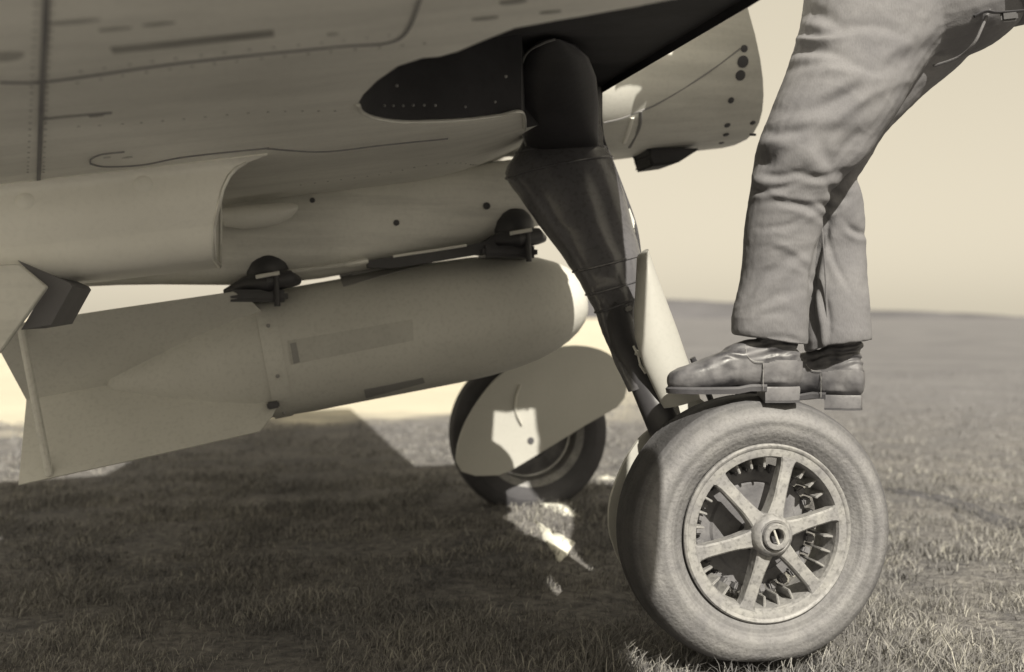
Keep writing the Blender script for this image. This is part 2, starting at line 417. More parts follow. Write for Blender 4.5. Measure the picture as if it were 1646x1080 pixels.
def wing_skin():
    pts = []; 
    a_list = [round(-4.9+.14*i, 3) for i in range(71)]
    for a in a_list:
        t = te(a)
        for k in range(26): 
            u = 1-(1-k/25)**1.6
            pts.append(Vector((t+(LE-t)*u, a)))
    nd = len(dense)
    pts = [p for p in pts if min((p-q).length for q in dense) > .02] if nd else pts
    base = len(pts); pts += dense
    edges = [(base+i, base+(i+1) % nd) for i in range(nd)]
    V, E_, F_, *_ = delaunay_2d_cdt([Vector((p.x, p.y)) for p in pts], edges, [], 0, 1e-5)
    bm = bmesh.new(); vs_ = [bm.verts.new((p.x, p.y, zl(p.x, p.y))) for p in V]
    for f in F_:
        c = Vector((sum(V[i].x for i in f)/len(f), sum(V[i].y for i in f)/len(f)))
        if inside(c, dense): continue
        if len(f) >= 3:
            try: bm.faces.new([vs_[i] for i in f])
            except ValueError: pass
    bmesh.ops.delete(bm, geom=[v for v in bm.verts if not v.link_faces], context='VERTS')
    for f in bm.faces:
        f.normal_update()
        if f.normal.z > 0: f.normal_flip()
    # rounded leading edge and upper skin
    rows = []
    for a in a_list:
        z0 = zl(LE, a); t = te(a); zt = zl(t, a); row = [Vector((LE, a, z0))]
        for k in range(1, 7):
            ph = math.pi/2*k/6; row.append(Vector((LE+.01*math.sin(ph), a, z0+.012*(1-math.cos(ph)))))
        th = .2*(1-.1*abs(a))
        for k in range(1, 13):
            u = k/12; row.append(Vector((LE+.01+(t-LE-.01)*u, a, (z0+.012)*(1-u)+zt*u + th*math.sin(math.pi*u**.62)*.75+.006)))
        rows.append(row)
    loft(bm, rows, closed=False)
    for ri in (0, -1):
        row = rows[ri]; a = a_list[ri]; n = len(row)
        top = [bm.verts.new(p) for p in row]
        t = te(a); bot = [bm.verts.new((t+(LE-t)*u/10, a, zl(t+(LE-t)*u/10, a))) for u in range(11)]
        bm.faces.new(top+bot)
    return obj('wing', bm, M['wing'], plane, fix=False, angle=50)
wing = wing_skin()

def well_box():
    bm = bmesh.new(); n = len(dense)
    H1 = .17
    lo = [bm.verts.new((p.x, p.y, zl(p.x, p.y)-.001)) for p in dense]
    hi = [bm.verts.new((p.x, p.y, zl(p.x, p.y)+min(H1, .012+(LE-p.x)*.75))) for p in dense]
    for i in range(n):
        j = (i+1) % n; bm.faces.new((lo[i], lo[j], hi[j], hi[i]))
    f = bm.faces.new(hi); bmesh.ops.triangulate(bm, faces=[f])
    # stiffening ribs across the roof of the well
    w = obj('wheel_well', bm, M['near_black'], wing, angle=30)
    for a in (-1.55,):
        bm = bmesh.new()
        ss = [p.x for p in dense if abs(p.y-a) < .05]
        if len(ss) < 2: continue
        s0, s1 = min(ss)+.02, max(ss)-.02
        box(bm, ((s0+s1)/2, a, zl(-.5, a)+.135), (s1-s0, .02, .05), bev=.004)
        obj('rib', bm, M['near_black'], wing)
    # turned flange round the aft and inboard lip
    bm = bmesh.new(); nw = len(dense)
    lip = [onwing(*p) for p in low_px[::-1][:8]]
    lip = [Vector((p.x, p.y, zl(p.x, p.y)-.003)) for p in [onwing(576, 166)] + lip]
    tube(bm, smooth_curve(lip, 6), .0045, 8)
    obj('flange', bm, M['bright'], wing)
    # rivets standing on the inner wall just above the flange
    bmr = bmesh.new()
    for px, py in [(604, 176), (618, 173), (632, 173), (648, 173), (664, 172), (682, 172), (700, 172), (748, 174), (796, 166), (813, 127), (638, 142)]:
        p = onwing(px, py+14); 
        bmesh.ops.create_uvsphere(bmr, u_segments=8, v_segments=5, radius=.0032, matrix=Matrix.Translation((p.x, p.y, zl(p.x, p.y)+.022)))
    tag(obj('rivet', bmr, M['cast'], wing), kind='stuff')
    bm = bmesh.new(); rings = []
    for x0, x1, y, a in [(846, 962, 236, -.52), (838, 962, 200, -.62), (833, 962, 160, -.74), (836, 958, 120, -.86), (848, 946, 88, -.97), (862, 926, 70, -1.03), (880, 902, 62, -1.06)]:
        p0, p1 = L(x0, y, a), L(x1, y, a); c = (p0+p1)/2; r = (p1-p0).length/2
        rings.append(circ(c, Ax, Vector((0, .93, .36)), r, r*.5, 28))
    loft(bm, rings); obj('leg_fairing', bm, M['dome'], wing, angle=80)
    bm = bmesh.new(); tube(bm, smooth_curve([r[14]+Vector((-.002, -.004, 0)) for r in rings[:5]]+[rings[5][17], rings[6][21]], 4), .003, 6); obj('arch', bm, M['cast'], wing)
well_box()

# --- panel seams, stains and access covers of the lower skin: thin raised strips and plates that follow it
def strip_on(pxs, w=.006, mat='blot', name='panel_seam', lift=.0015, th=.003, parent=None):
    c = smooth_curve([v3(onwing(*p)) for p in pxs], 8); bm = bmesh.new(); rings = []
    for i, p in enumerate(c):
        d = (c[min(i+1, len(c)-1)]-c[max(i-1, 0)]).normalized(); q = Vector((-d.y, d.x, 0))*w/2
        r = []
        for pp, zz in ((p-q, lift), (p+q, lift), (p+q, -th), (p-q, -th)):
            r.append(Vector((pp.x, pp.y, zl(pp.x, pp.y)+zz)))
        rings.append(r)
    loft(bm, rings)
    return obj(name, bm, M[mat], parent or wing)
M['seam'] = paint('seam_shadow_gap', .24, .7, var=.2, scale=8, speck=0, bump=0)
strip_on([(75, -20), (72, 60), (67, 150), (62, 290)], .008, 'seam', 'flap_gap')
strip_on([(0, 131), (62, 131), (150, 120), (260, 104), (380, 90), (540, 74), (640, 62), (676, -4)], .0042, 'seam')
strip_on([(70, 190), (130, 184), (180, 180)], .004, 'seam')
strip_on([(430, 238), (520, 243), (620, 232), (720, 222)], .003, 'seam')
strip_on([(145, 262), (147, 254), (165, 247), (200, 243)], .0026, 'seam', 'access_cover')
strip_on([(145, 262), (170, 267), (230, 264), (300, 251), (432, 237)], .0026, 'seam', 'access_cover')
M['stain'] = paint('oil_stain', .45, .5, var=.25, scale=8, streak=.4, speck=0, bump=0)
def blot(px, py, lx, ly, mat='stain', name='oil_stain'):
    c = onwing(px, py); bm = bmesh.new(); n = 22; r = []
    for i in range(n):
        t = 2*math.pi*i/n; k = 1+.25*noise.noise(Vector((math.cos(t)*2+px, math.sin(t)*2, py)))
        x, y = c.x+lx*math.cos(t)*k, c.y+ly*math.sin(t)*k; r.append((x, y))
    a = [bm.verts.new((x, y, zl(x, y)-.0025)) for x, y in r]; b = [bm.verts.new((x, y, zl(x, y)+.002)) for x, y in r]
    bm.faces.new(a); bm.faces.new(b)
    for i in range(n):
        j = (i+1) % n; bm.faces.new((a[i], a[j], b[j], b[i]))
    obj(name, bm, M[mat], wing)
for x, y, lx, ly in [(210, 78, .022, .006), (185, 45, .02, .004), (120, 33, .03, .005), (255, 37, .02, .004), (535, 53, .008, .007),
                     (780, 28, .02, .006), (885, 18, .016, .005), (825, 1, .02, .010), (105, 186, .018, .003), (155, 185, .012, .003),
                     (172, 252, .007, .003), (205, 252, .01, .003)]:
    blot(x, y, lx, ly)
blot(0, 90, .03, .02)
def rivet_row(pxs, gap=.032):
    c = smooth_curve([v3(onwing(*p)) for p in pxs], 30); bm = bmesh.new(); acc = 0; last_ = c[0]
    for p in c[1:]:
        acc += (p-last_).length; last_ = p
        if acc >= gap:
            acc = 0
            r = .0032; z = zl(p.x, p.y)
            loft(bm, [circ((p.x, p.y, z+.001), Ax, Ay, r, n=8), circ((p.x, p.y, z-.0012), Ax, Ay, r*.7, n=8)])
    tag(obj('rivet', bm, M['stain'], wing), kind='stuff')
for row in ([(84, -10), (80, 80), (75, 160), (70, 280)], [(58, -10), (54, 80), (50, 160), (44, 280)], [(90, 120), (240, 99), (380, 82), (540, 66), (640, 54)], [(90, 138), (240, 115), (380, 98), (560, 80), (700, 68)],
            [(90, 205), (250, 195), (420, 180), (560, 178)], [(460, 300), (600, 282), (740, 262), (820, 250)]): rivet_row(row)
# the long dark slot ahead of the flap
strip_on([(180, 80), (260, 72), (350, 62), (440, 52)], .030, 'stain', 'drain_slot', .002, .002)

# --- engine cowling ahead of the wing
def cowling():
    bm = bmesh.new(); rings = []
    n = 40
    st = [-1.2, -.9, -.6, -.35, -.15, .05, .15, .24, .29]
    for k, s0 in enumerate(st):
        zb = 1.352 + .135*s0 + (.045*max(0, (s0+.1))**1.2)
        if s0 < -.25: zb += .05
        hw = .40 - .02*max(0, s0) ; hh = .46
        r = []
        for p in circ((0, 0, zb+hh), Ay, Az, hw, hh, n, power=2.7):
            lean = .10 - .42*(p.z-zb)*.9 if s0 > 0 else 0
            lean *= max(0, s0)/.29
            r.append(Vector((s0+lean, p.y, p.z)))
        rings.append(r)
    inner = [[Vector((p.x-.012, p.y*.95, zc+(p.z-zc)*.95)) for p in rings[-1]] for zc in [1.86]][0]
    deep = [Vector((p.x-.25, p.y, p.z)) for p in inner]
    loft(bm, rings+[inner, deep])
    return obj('cowling', bm, M['cowl'], plane, angle=60)
cowl = cowling()
from mathutils.bvhtree import BVHTree
def bvh_of(o): return BVHTree.FromPolygons([v.co.copy() for v in o.data.vertices], [list(p.vertices) for p in o.data.polygons])
def raypt(tree, px, py):                  # photo point on a part given in the aircraft frame
    o = Vector((*loc_of(0, 0), CAMH)); q = Vector((*loc_of((px-CX)/FPX, 1), CAMH+(HY-py)/FPX)); d = (q-o).normalized()
    h = tree.ray_cast(o, d)
    return h[0] if h[0] is not None else L(px, py, -.38)
cowl_tree = bvh_of(cowl)
def cowlp(px, py): return raypt(cowl_tree, px, py)
def stud(px, py, r, name='fastener', mat='blot'):
    c = cowlp(px, py); e = .004
    du = (cowlp(px+8, py)-c).normalized(); dv = (cowlp(px, py-8)-c).normalized(); nrm = dv.cross(du).normalized()
    if nrm.y > 0: nrm = -nrm
    u = du; v = nrm.cross(u).normalized()
    bm = bmesh.new(); loft(bm, [circ(c-nrm*.004, u, v, r, n=16), circ(c+nrm*.002, u, v, r, n=16), circ(c+nrm*.003, u, v, r*.8, n=16)])
    return obj(name, bm, M[mat], cowl)
for px, py, r in [(1196, 78, .011), (1194, 99, .018), (1190, 121, .016), (1175, 161, .010), (1169, 201, .010), (1167, 216, .010), (1210, 197, .009), (1210, 216, .010), (1160, 229, .009)]:
    stud(px, py, r)
def cowl_strip(pxs, w, name='panel_seam', mat='seam'):
    c = smooth_curve([cowlp(*p) for p in pxs], 6); bm = bmesh.new()
    tube(bm, c, w/2, 6); obj(name, bm, M[mat], cowl)
cowl_strip([(1190, 78), (1130, 122), (1060, 165), (1030, 178)], .006)
cowl_strip([(1030, 178), (1027, 205), (1012, 236)], .012)
cowl_strip([(1030, 178), (1000, 190), (970, 197)], .005)
cowl_strip([(1016, 188), (1008, 215), (1003, 228)], .016, 'panel_edge', 'pale')

def scoop():
    bm = bmesh.new(); a = -.12
    prof = [(1038, 236), (1050, 249), (1046, 268), (1090, 262), (1108, 250), (1128, 238)]
    p = [L(x, y, a) for x, y in prof]
    prism(bm, p, (0, .16, 0))
    bmesh.ops.bevel(bm, geom=bm.edges[:], offset=.008, segments=2, affect='EDGES')
    obj('exhaust_scoop', bm, M['near_black'], plane)
scoop()

# --- rear fuselage above and behind the wing (outside the frame, seen only from other places)
def fuselage():
    bm = bmesh.new(); rings = []
    for s, zb, zt, hw in [(-.9, 1.33, 2.3, .42), (-1.6, 1.16, 2.35, .42), (-2.3, 1.05, 2.25, .38), (-3.4, .95, 1.85, .28), (-4.6, .86, 1.5, .18), (-5.8, .78, 1.15, .07)]:
        rings.append(circ((s, 0, (zb+zt)/2), Ay, Az, hw, (zt-zb)/2, 28, power=2.3))
    loft(bm, rings); obj('fuselage', bm, M['wing'], plane, angle=50)
    bm = bmesh.new(); prism(bm, [(-5.1, -.02, 1.3), (-5.9, -.02, 1.1), (-6.0, -.02, 1.95), (-5.6, -.02, 2.0)], (0, .04, 0)); obj('tail_fin', bm, M['wing'], plane)
    bm = bmesh.new(); prism(bm, [(-5.0, -1.3, 1.45), (-5.0, 1.3, 1.45), (-5.5, 1.4, 1.38), (-5.5, -1.4, 1.38)], (0, 0, .04)); obj('tailplane', bm, M['wing'], plane)
    bm = bmesh.new(); tube(bm, [(-5.3, 0, .85), (-5.35, 0, .3)], .03); obj('tail_wheel_strut', bm, M['black'], plane)
    bm = bmesh.new(); loft(bm, [circ((-5.35, y, .16), Ax, Az, r, n=24) for y, r in ((-.05, .12), (-.035, .16), (.035, .16), (.05, .12))]); obj('tail_wheel', bm, M['tyre'], plane)
fuselage()

# --- pale radiator duct under the wing root
def radiator():
    a0, a1 = -.9, -.36
    root = None
    tops = []
    # section path: down the outer side, round the corner, across the bottom, up the inner side
    path = []
    zb_f = .970
    def lipS(t):                           # forward edge of the side as a function of height fraction (1 = top)
        c = [L(430, 240, a0).x, L(398, 252, a0).x, L(380, 266, a0).x, L(368, 285, a0).x, L(358, 318, a0).x, L(351, 360, a0).x, L(343, 410, a0).x]
        z = [0, .07, .15, .26, .45, .70, 1.0]
        t = min(1, max(0, t))
        for i in range(6):
            if t <= z[i+1]: return c[i]+(c[i+1]-c[i])*(t-z[i])/(z[i+1]-z[i])
        return c[-1]
    bm = bmesh.new(); cols = []
    us = [0, .012, .03, .06, .12, .2, .3, .4, .5, .6, .7, .8, .9, 1.0]
    nv = 26
    for u in us:
        col = []
        for k in range(nv+1):
            t = k/nv                         # side
            s = lipS(t); s = s + (-1.98-s)*u
            ztop = zl(s, a0)-.0; zb = zb_f + (s+1.25)*.13
            z = ztop+(zb+.07-ztop)*t
            bulge = .018*math.sin(math.pi*t) + (.022 if t < .12 else 0)*(1-t/.12)*0
            flare = -.03*math.exp(-t/.07)     # small fillet into the wing skin
            col.append(Vector((s, a0-bulge+flare, z)))
        for k in range(1, 9):
            ph = math.pi/2*k/8; s = lipS(1.0); s = s+(-1.98-s)*u; zb = zb_f+(s+1.25)*.13
            col.append(Vector((s, a0+.07*(1-math.cos(ph)), zb+.07*(1-math.sin(ph)))))
        for k in range(1, 8):
            s = lipS(1.0); s = s+(-1.98-s)*u; zb = zb_f+(s+1.25)*.13
            col.append(Vector((s, a0+.07+(a1-a0-.14)*k/7, zb)))
        s = lipS(1.0); s = s+(-1.98-s)*u; zb = zb_f+(s+1.25)*.13
        for k in range(1, 9):
            ph = math.pi/2*k/8; col.append(Vector((s, a1-.07+.07*math.sin(ph), zb+.07*(1-math.cos(ph)))))
        for k in range(1, 8):
            col.append(Vector((s, a1, zb+.07+(zl(s, a1)-zb-.07)*k/7)))
        cols.append(col)
    loft(bm, cols, closed=False)
    bmesh.ops.recalc_face_normals(bm, faces=bm.faces[:])
    me = bpy.data.meshes.new('radiator_duct'); bm.to_mesh(me); bm.free()
    me = evaluated(me, [('SOLIDIFY', dict(thickness=.006, offset=0))])
    duct = link('radiator_duct', me, M['pale'], plane, True, 45)
    # rolled lip along the mouth
    bm = bmesh.new(); tube(bm, [Vector(p) for p in cols[0][2:]], .0055, 8); obj('rolled_lip', bm, M['bright'], duct)
    bm = bmesh.new(); box(bm, (-1.62, (a0+a1)/2, 1.07), (.25, a1-a0-.05, .14)); obj('radiator_core', bm, M['near_black'], duct)
    for px, py in [(40, 325), (230, 297)]:
        p = L(px, py, a0-.019); bm = bmesh.new()
        loft(bm, [circ(p+Vector((0, .012*(1-math.cos(t)), 0))*1.0+Vector((0, -.006, 0)), Ax, Az, max(.001, .022*math.sin(t)), n=18) for t in (.05, .4, .8, 1.2, 1.57)])
        obj('dimple', bm, M['pale'], duct)
    # lowered cooling flap and its bracket
    bm = bmesh.new(); prism(bm, [L(-70, 428, -.95), L(30, 424, -.95), L(75, 461, -.95), L(3, 562, -.95), L(-80, 640, -.95)], (0, .03, 0))
    bmesh.ops.bevel(bm, geom=bm.edges[:], offset=.003, segments=1, affect='EDGES')
    obj('cooling_flap', bm, M['cowl'], duct)
    bm = bmesh.new(); prism(bm, [L(28, 418, -.9), L(112, 455, -.9), L(116, 461, -.9), L(82, 522, -.9), L(34, 530, -.9), L(74, 462, -.9)], (0, .3, .0))
    obj('flap_bracket', bm, M['stain2'], duct)
M['stain2'] = paint('flap_inner_paint', .17, .7, var=.15, speck=.1)
radiator()

# --- bomb carrier fairing under the belly
def carrier():
    bm = bmesh.new(); rings = []
    tab = [(905, 262, 352, .05), (880, 268, 358, .10), (840, 269, 372, .13), (760, 278, 398, .15), (640, 292, 423, .16), (520, 305, 445, .16),
           (440, 316, 454, .16), (370, 325, 456, .16), (250, 335, 455, .15), (180, 342, 456, .14), (112, 350, 459, .10), (70, 380, 458, .04)]
    for px, yt, yb, hw in tab:
        t = L(px, yt-22, -.15); b = L(px, yb, -.15)
        c = (t+b)/2; hh = (t.z-b.z)/2
        rings.append(circ((c.x, 0, c.z), Ay, Az, hw, hh, 32, power=2.6))
    loft(bm, rings)
    car = obj('bomb_carrier', bm, M['pod'], plane, angle=60)
    ct = bvh_of(car)
    def side(px, py): return raypt(ct, px, py)
    for px, py, r in [(782, 331, .011), (637, 358, .009), (348, 404, .011), (502, 322, .008)]:
        c = side(px, py); bm = bmesh.new(); loft(bm, [circ(c+Ay*.012, Ax, Az, r, n=16), circ(c-Ay*.004, Ax, Az, r, n=16)]); obj('fastener', bm, M['blot'], car)
    # little tongue-shaped blister between the duct and the carrier
    bm = bmesh.new(); rings = []
    for px, y0, y1 in [(350, 338, 350), (362, 334, 364), (390, 330, 368), (420, 328, 366), (450, 326, 360), (468, 326, 350), (478, 330, 338)]:
        t, b = L(px, y0, -.24), L(px, y1, -.24); c = (t+b)/2; rings.append(circ(c, Ay, Az, .045, (t.z-b.z)/2, 16))
    loft(bm, rings); obj('blister', bm, M['pale'], car)
    # fore and aft sway brace housings
    for (cx, cy, sc) in ((431, 440, 1.06), (829, 372, 1.0)):
        c = L(cx, cy, -.13)
        k = .0021*sc
        bm = bmesh.new()
        # domed housing
        for i in range(1): pass
        rr = []
        for z, r in [(-.035, .062), (-.01, .068), (.02, .066), (.042, .052), (.056, .034), (.062, .010)]:
            rr.append(circ(c+Vector((.0, .02, z+.012)), Ax, Ay, r*.92, r*.8, 20))
        loft(bm, rr)
        hs = obj('sway_brace', bm, M['black'], car)
        bm = bmesh.new(); tube(bm, [c+Vector((-.12, .03, -.055)), c+Vector((-.06, -.01, -.03)), c+Vector((.0, -.05, -.025)), c+Vector((.06, -.03, -.015)), c+Vector((.085, .0, -.02))], [.012, .024, .030, .026, .014], 12)
        obj('brace_arm', bm, M['black'], hs)
        bm = bmesh.new(); box(bm, c+Vector((-.03, .0, -.065)), (.17, .13, .035), bev=.01); obj('brace_foot', bm, M['black'], hs)
        bm = bmesh.new(); tube(bm, [c+Vector((.02, -.065, .0)), c+Vector((.025, -.07, -.095))], .009, 10); obj('adjusting_screw', bm, M['black'], hs)
        bm = bmesh.new(); tube(bm, [c+Vector((-.035, -.075, -.012)), c+Vector((.03, -.085, .0))], .006, 10); obj('bolt', bm, M['pod'], hs)
    # release rod between the housings
    a = -.16
    bm = bmesh.new(); tube(bm, [L(462, 437, a), L(520, 430, a), L(560, 424, a)], .006, 10); obj('release_rod', bm, M['bright'], car)
    bm = bmesh.new(); tube(bm, [L(555, 425, a), L(562, 424, a), L(586, 420, a), L(592, 419, a)], [.006, .011, .011, .006], 12); obj('turnbuckle', bm, M['bright'], car)
    bm = bmesh.new(); prism(bm, [L(590, 419, a), L(632, 412, a), L(760, 392, a), L(800, 384, a), L(800, 404, a), L(634, 431, a), L(592, 430, a)], (0, .05, 0)); obj('release_rail', bm, M['black'], car)
    bm = bmesh.new(); tube(bm, [L(632, 412, a-.004), L(700, 402, a-.004), L(750, 394, a-.004)], .004, 8); obj('cable', bm, M['pod'], car)
carrier()

# --- wheels (local: axle along y, outer face towards -y)
def ring_profile(bm, prof, n=96):          # profile of (y, r) turned round the axle
    rings = [circ((0, y, 0), Ax, Az, r, n=n) for y, r in prof]
    loft(bm, rings + [rings[0]], cap=False)
def make_wheel(parent, c, flip, detail=True):
    w = None
    bm = bmesh.new()
    prof = [(-.056, .186), (-.0645, .190), (-.0665, .200), (-.0665, .209), (-.070, .212), (-.071, .217), (-.067, .221), (-.06, .221), (-.05, .212), (.05, .212), (.06, .221), (.067, .217), (.06, .205), (.05, .190), (.0, .183), (-.03, .184)]
    ring_profile(bm, prof)
    rim = obj('wheel', bm, M['cast'], parent, angle=40)
    rim.location = c
    if flip: rim.rotation_euler = (0, 0, math.pi)
    # tyre
    bm = bmesh.new(); tp = []
    pr = [(-.045, .196), (-.056, .205), (-.066, .218), (-.0745, .236), (-.0785, .254), (-.0785, .262), (-.0795, .265), (-.0780, .270), (-.0745, .284), (-.068, .297), (-.062, .3055), (-.0605, .3085), (-.054, .3135), (-.046, .3185), (-.0445, .3175), (-.030, .3225), (-.0285, .3215), (-.012, .3248), (-.0105, .3238), (0, .325)]
    full = pr + [(-y, r) for y, r in pr[::-1][1:]]
    rings = []
    for y, r in full:
        ring = circ((0, y, 0), Ax, Az, r, n=128)
        for p in ring:                     # weight of the machine: flat and bulged where it meets the ground
            if p.z < -.297:
                k = (-.297-p.z)/.028; p.z = -.297-.010*k; p.y *= 1.09+.05*k; p.x *= 1+.04*k
            elif p.z < -.15: p.y *= 1+.09*((-.15-p.z)/.147)**2
        rings.append(ring)
    loft(bm, rings, cap=False)
    obj('tyre', bm, M['tyre' if detail else 'fartyre'], rim, angle=60)
    if not detail:
        bm = bmesh.new(); loft(bm, [circ((0, y, 0), Ax, Az, r, n=48) for y, r in ((-.03, .18), (-.05, .12), (-.065, .05), (-.066, .02))]); obj('wheel_disc', bm, M['castdark'], rim)
        bm = bmesh.new(); ring_profile(bm, [(-.078, .206), (-.090, .210), (-.090, .226), (-.078, .232)], 64); obj('rim_ring', bm, M['bright'], rim)
        return rim
    # brake drum seen through the spokes
    bm = bmesh.new(); loft(bm, [circ((0, y, 0), Ax, Az, r, n=72) for y, r in ((.06, .150), (.026, .150), (.021, .146), (.021, .118), (.015, .112), (.015, .04))])
    drum = obj('brake_drum', bm, M['castdark'], rim, angle=30)
    # lobed rim of the drum
    me = None
    for k in range(30):
        t = 2*math.pi*k/30
        if me is None:
            bm = bmesh.new(); box(bm, (0, 0, 0), (.022, .03, .019), bev=.004)
            o = obj('drum_lug', bm, M['castdark'], rim); me = o.data
        else:
            o = bpy.data.objects.new('drum_lug', me); COL.objects.link(o); o.parent = rim
        r = .153; o.location = (r*math.cos(t), .018, r*math.sin(t)); o.rotation_euler = (0, -t+.12*math.sin(k*7.3), 0)
    # ribs of the barrel between drum and rim
    me = None
    for k in range(30):
        t = 2*math.pi*(k+.5)/30
        if min(abs(((math.degrees(t)-13-60*i+180) % 360)-180) for i in range(6)) < 9: continue
        if me is None:
            bm = bmesh.new(); box(bm, (0, 0, 0), (.030, .085, .006), bev=.0015)
            o = obj('barrel_rib', bm, M['cast'], rim); me = o.data
        else:
            o = bpy.data.objects.new('barrel_rib', me); COL.objects.link(o); o.parent = rim
        r = .174; o.location = (r*math.cos(t), -.002, r*math.sin(t)); o.rotation_euler = (0, -t, 0)
    # six spokes
    me = None
    for k in range(6):
        t = D(13+60*k)
        if me is None:
            bm = bmesh.new(); rings = []
            for r, hw, yf, yb in [(.040, .028, -.078, -.035), (.060, .0225, -.077, -.035), (.085, .0195, -.075, -.035), (.11, .0185, -.072, -.035), (.14, .0185, -.069, -.035), (.170, .0195, -.0665, -.034), (.184, .023, -.0655, -.034), (.192, .030, -.0655, -.034)]:
                e = .004
                hw *= .86
                rings.append([Vector((r, yf+e, hw)), Vector((r, yf, hw-e)), Vector((r, yf, -hw+e)), Vector((r, yf+e, -hw)), Vector((r, yb, -hw*.9)), Vector((r, yb, hw*.9))])
            loft(bm, rings); o = obj('spoke', bm, M['cast'], rim, angle=30); me = o.data
        else:
            o = bpy.data.objects.new('spoke', me); COL.objects.link(o); o.parent = rim
        o.rotation_euler = (0, -t, 0)
    # webs on the two lower spokes' far sides cast the deep slots
    # hub: stepped, hollow, with a split pin across the bore
    bm = bmesh.new()
    ring_profile(bm, [(-.03, .05), (-.078, .052), (-.090, .050), (-.096, .046), (-.100, .040), (-.098, .034), (-.090, .031), (-.090, .030), (-.03, .030)], 48)
    obj('hub', bm, M['cast'], rim, angle=30)
    bm = bmesh.new(); ring_profile(bm, [(-.03, .0325), (-.108, .0325), (-.111, .030), (-.111, .0215), (-.108, .019), (-.03, .019)], 40); obj('axle_nut', bm, M['cast'], rim, angle=30)
    bm = bmesh.new(); loft(bm, [circ((0, y, 0), Ax, Az, r, n=32) for y, r in ((-.05, .019), (-.085, .019))]); obj('axle_bore', bm, M['near_black'], rim)
    bm = bmesh.new(); tube(bm, [(-.007, -.104, .019), (.007, -.104, -.019)], .0032, 8); obj('split_pin', bm, M['bright'], rim)
    f = .95
    for v in rim.data.vertices: v.co.x *= f; v.co.z *= f
    for ch in rim.children:
        if ch.name.startswith('tyre'):
            ch.scale = (1.02, 1.30, .985) if detail else (.92, 1.2, .90); ch.location = (0, .022 if detail else 0, 0)
        else:
            ch.location = (ch.location.x*f, ch.location.y, ch.location.z*f); ch.scale = (f, 1, f)
    return rim
near_wheel = make_wheel(plane, (0.008, -1.0, .333), False); near_wheel.scale = (1.0, 1.0, 1.0)
far_c = L(849, 690, 1.0)
far_wheel = make_wheel(plane, (far_c.x, 1.0, .370), True, detail=False)

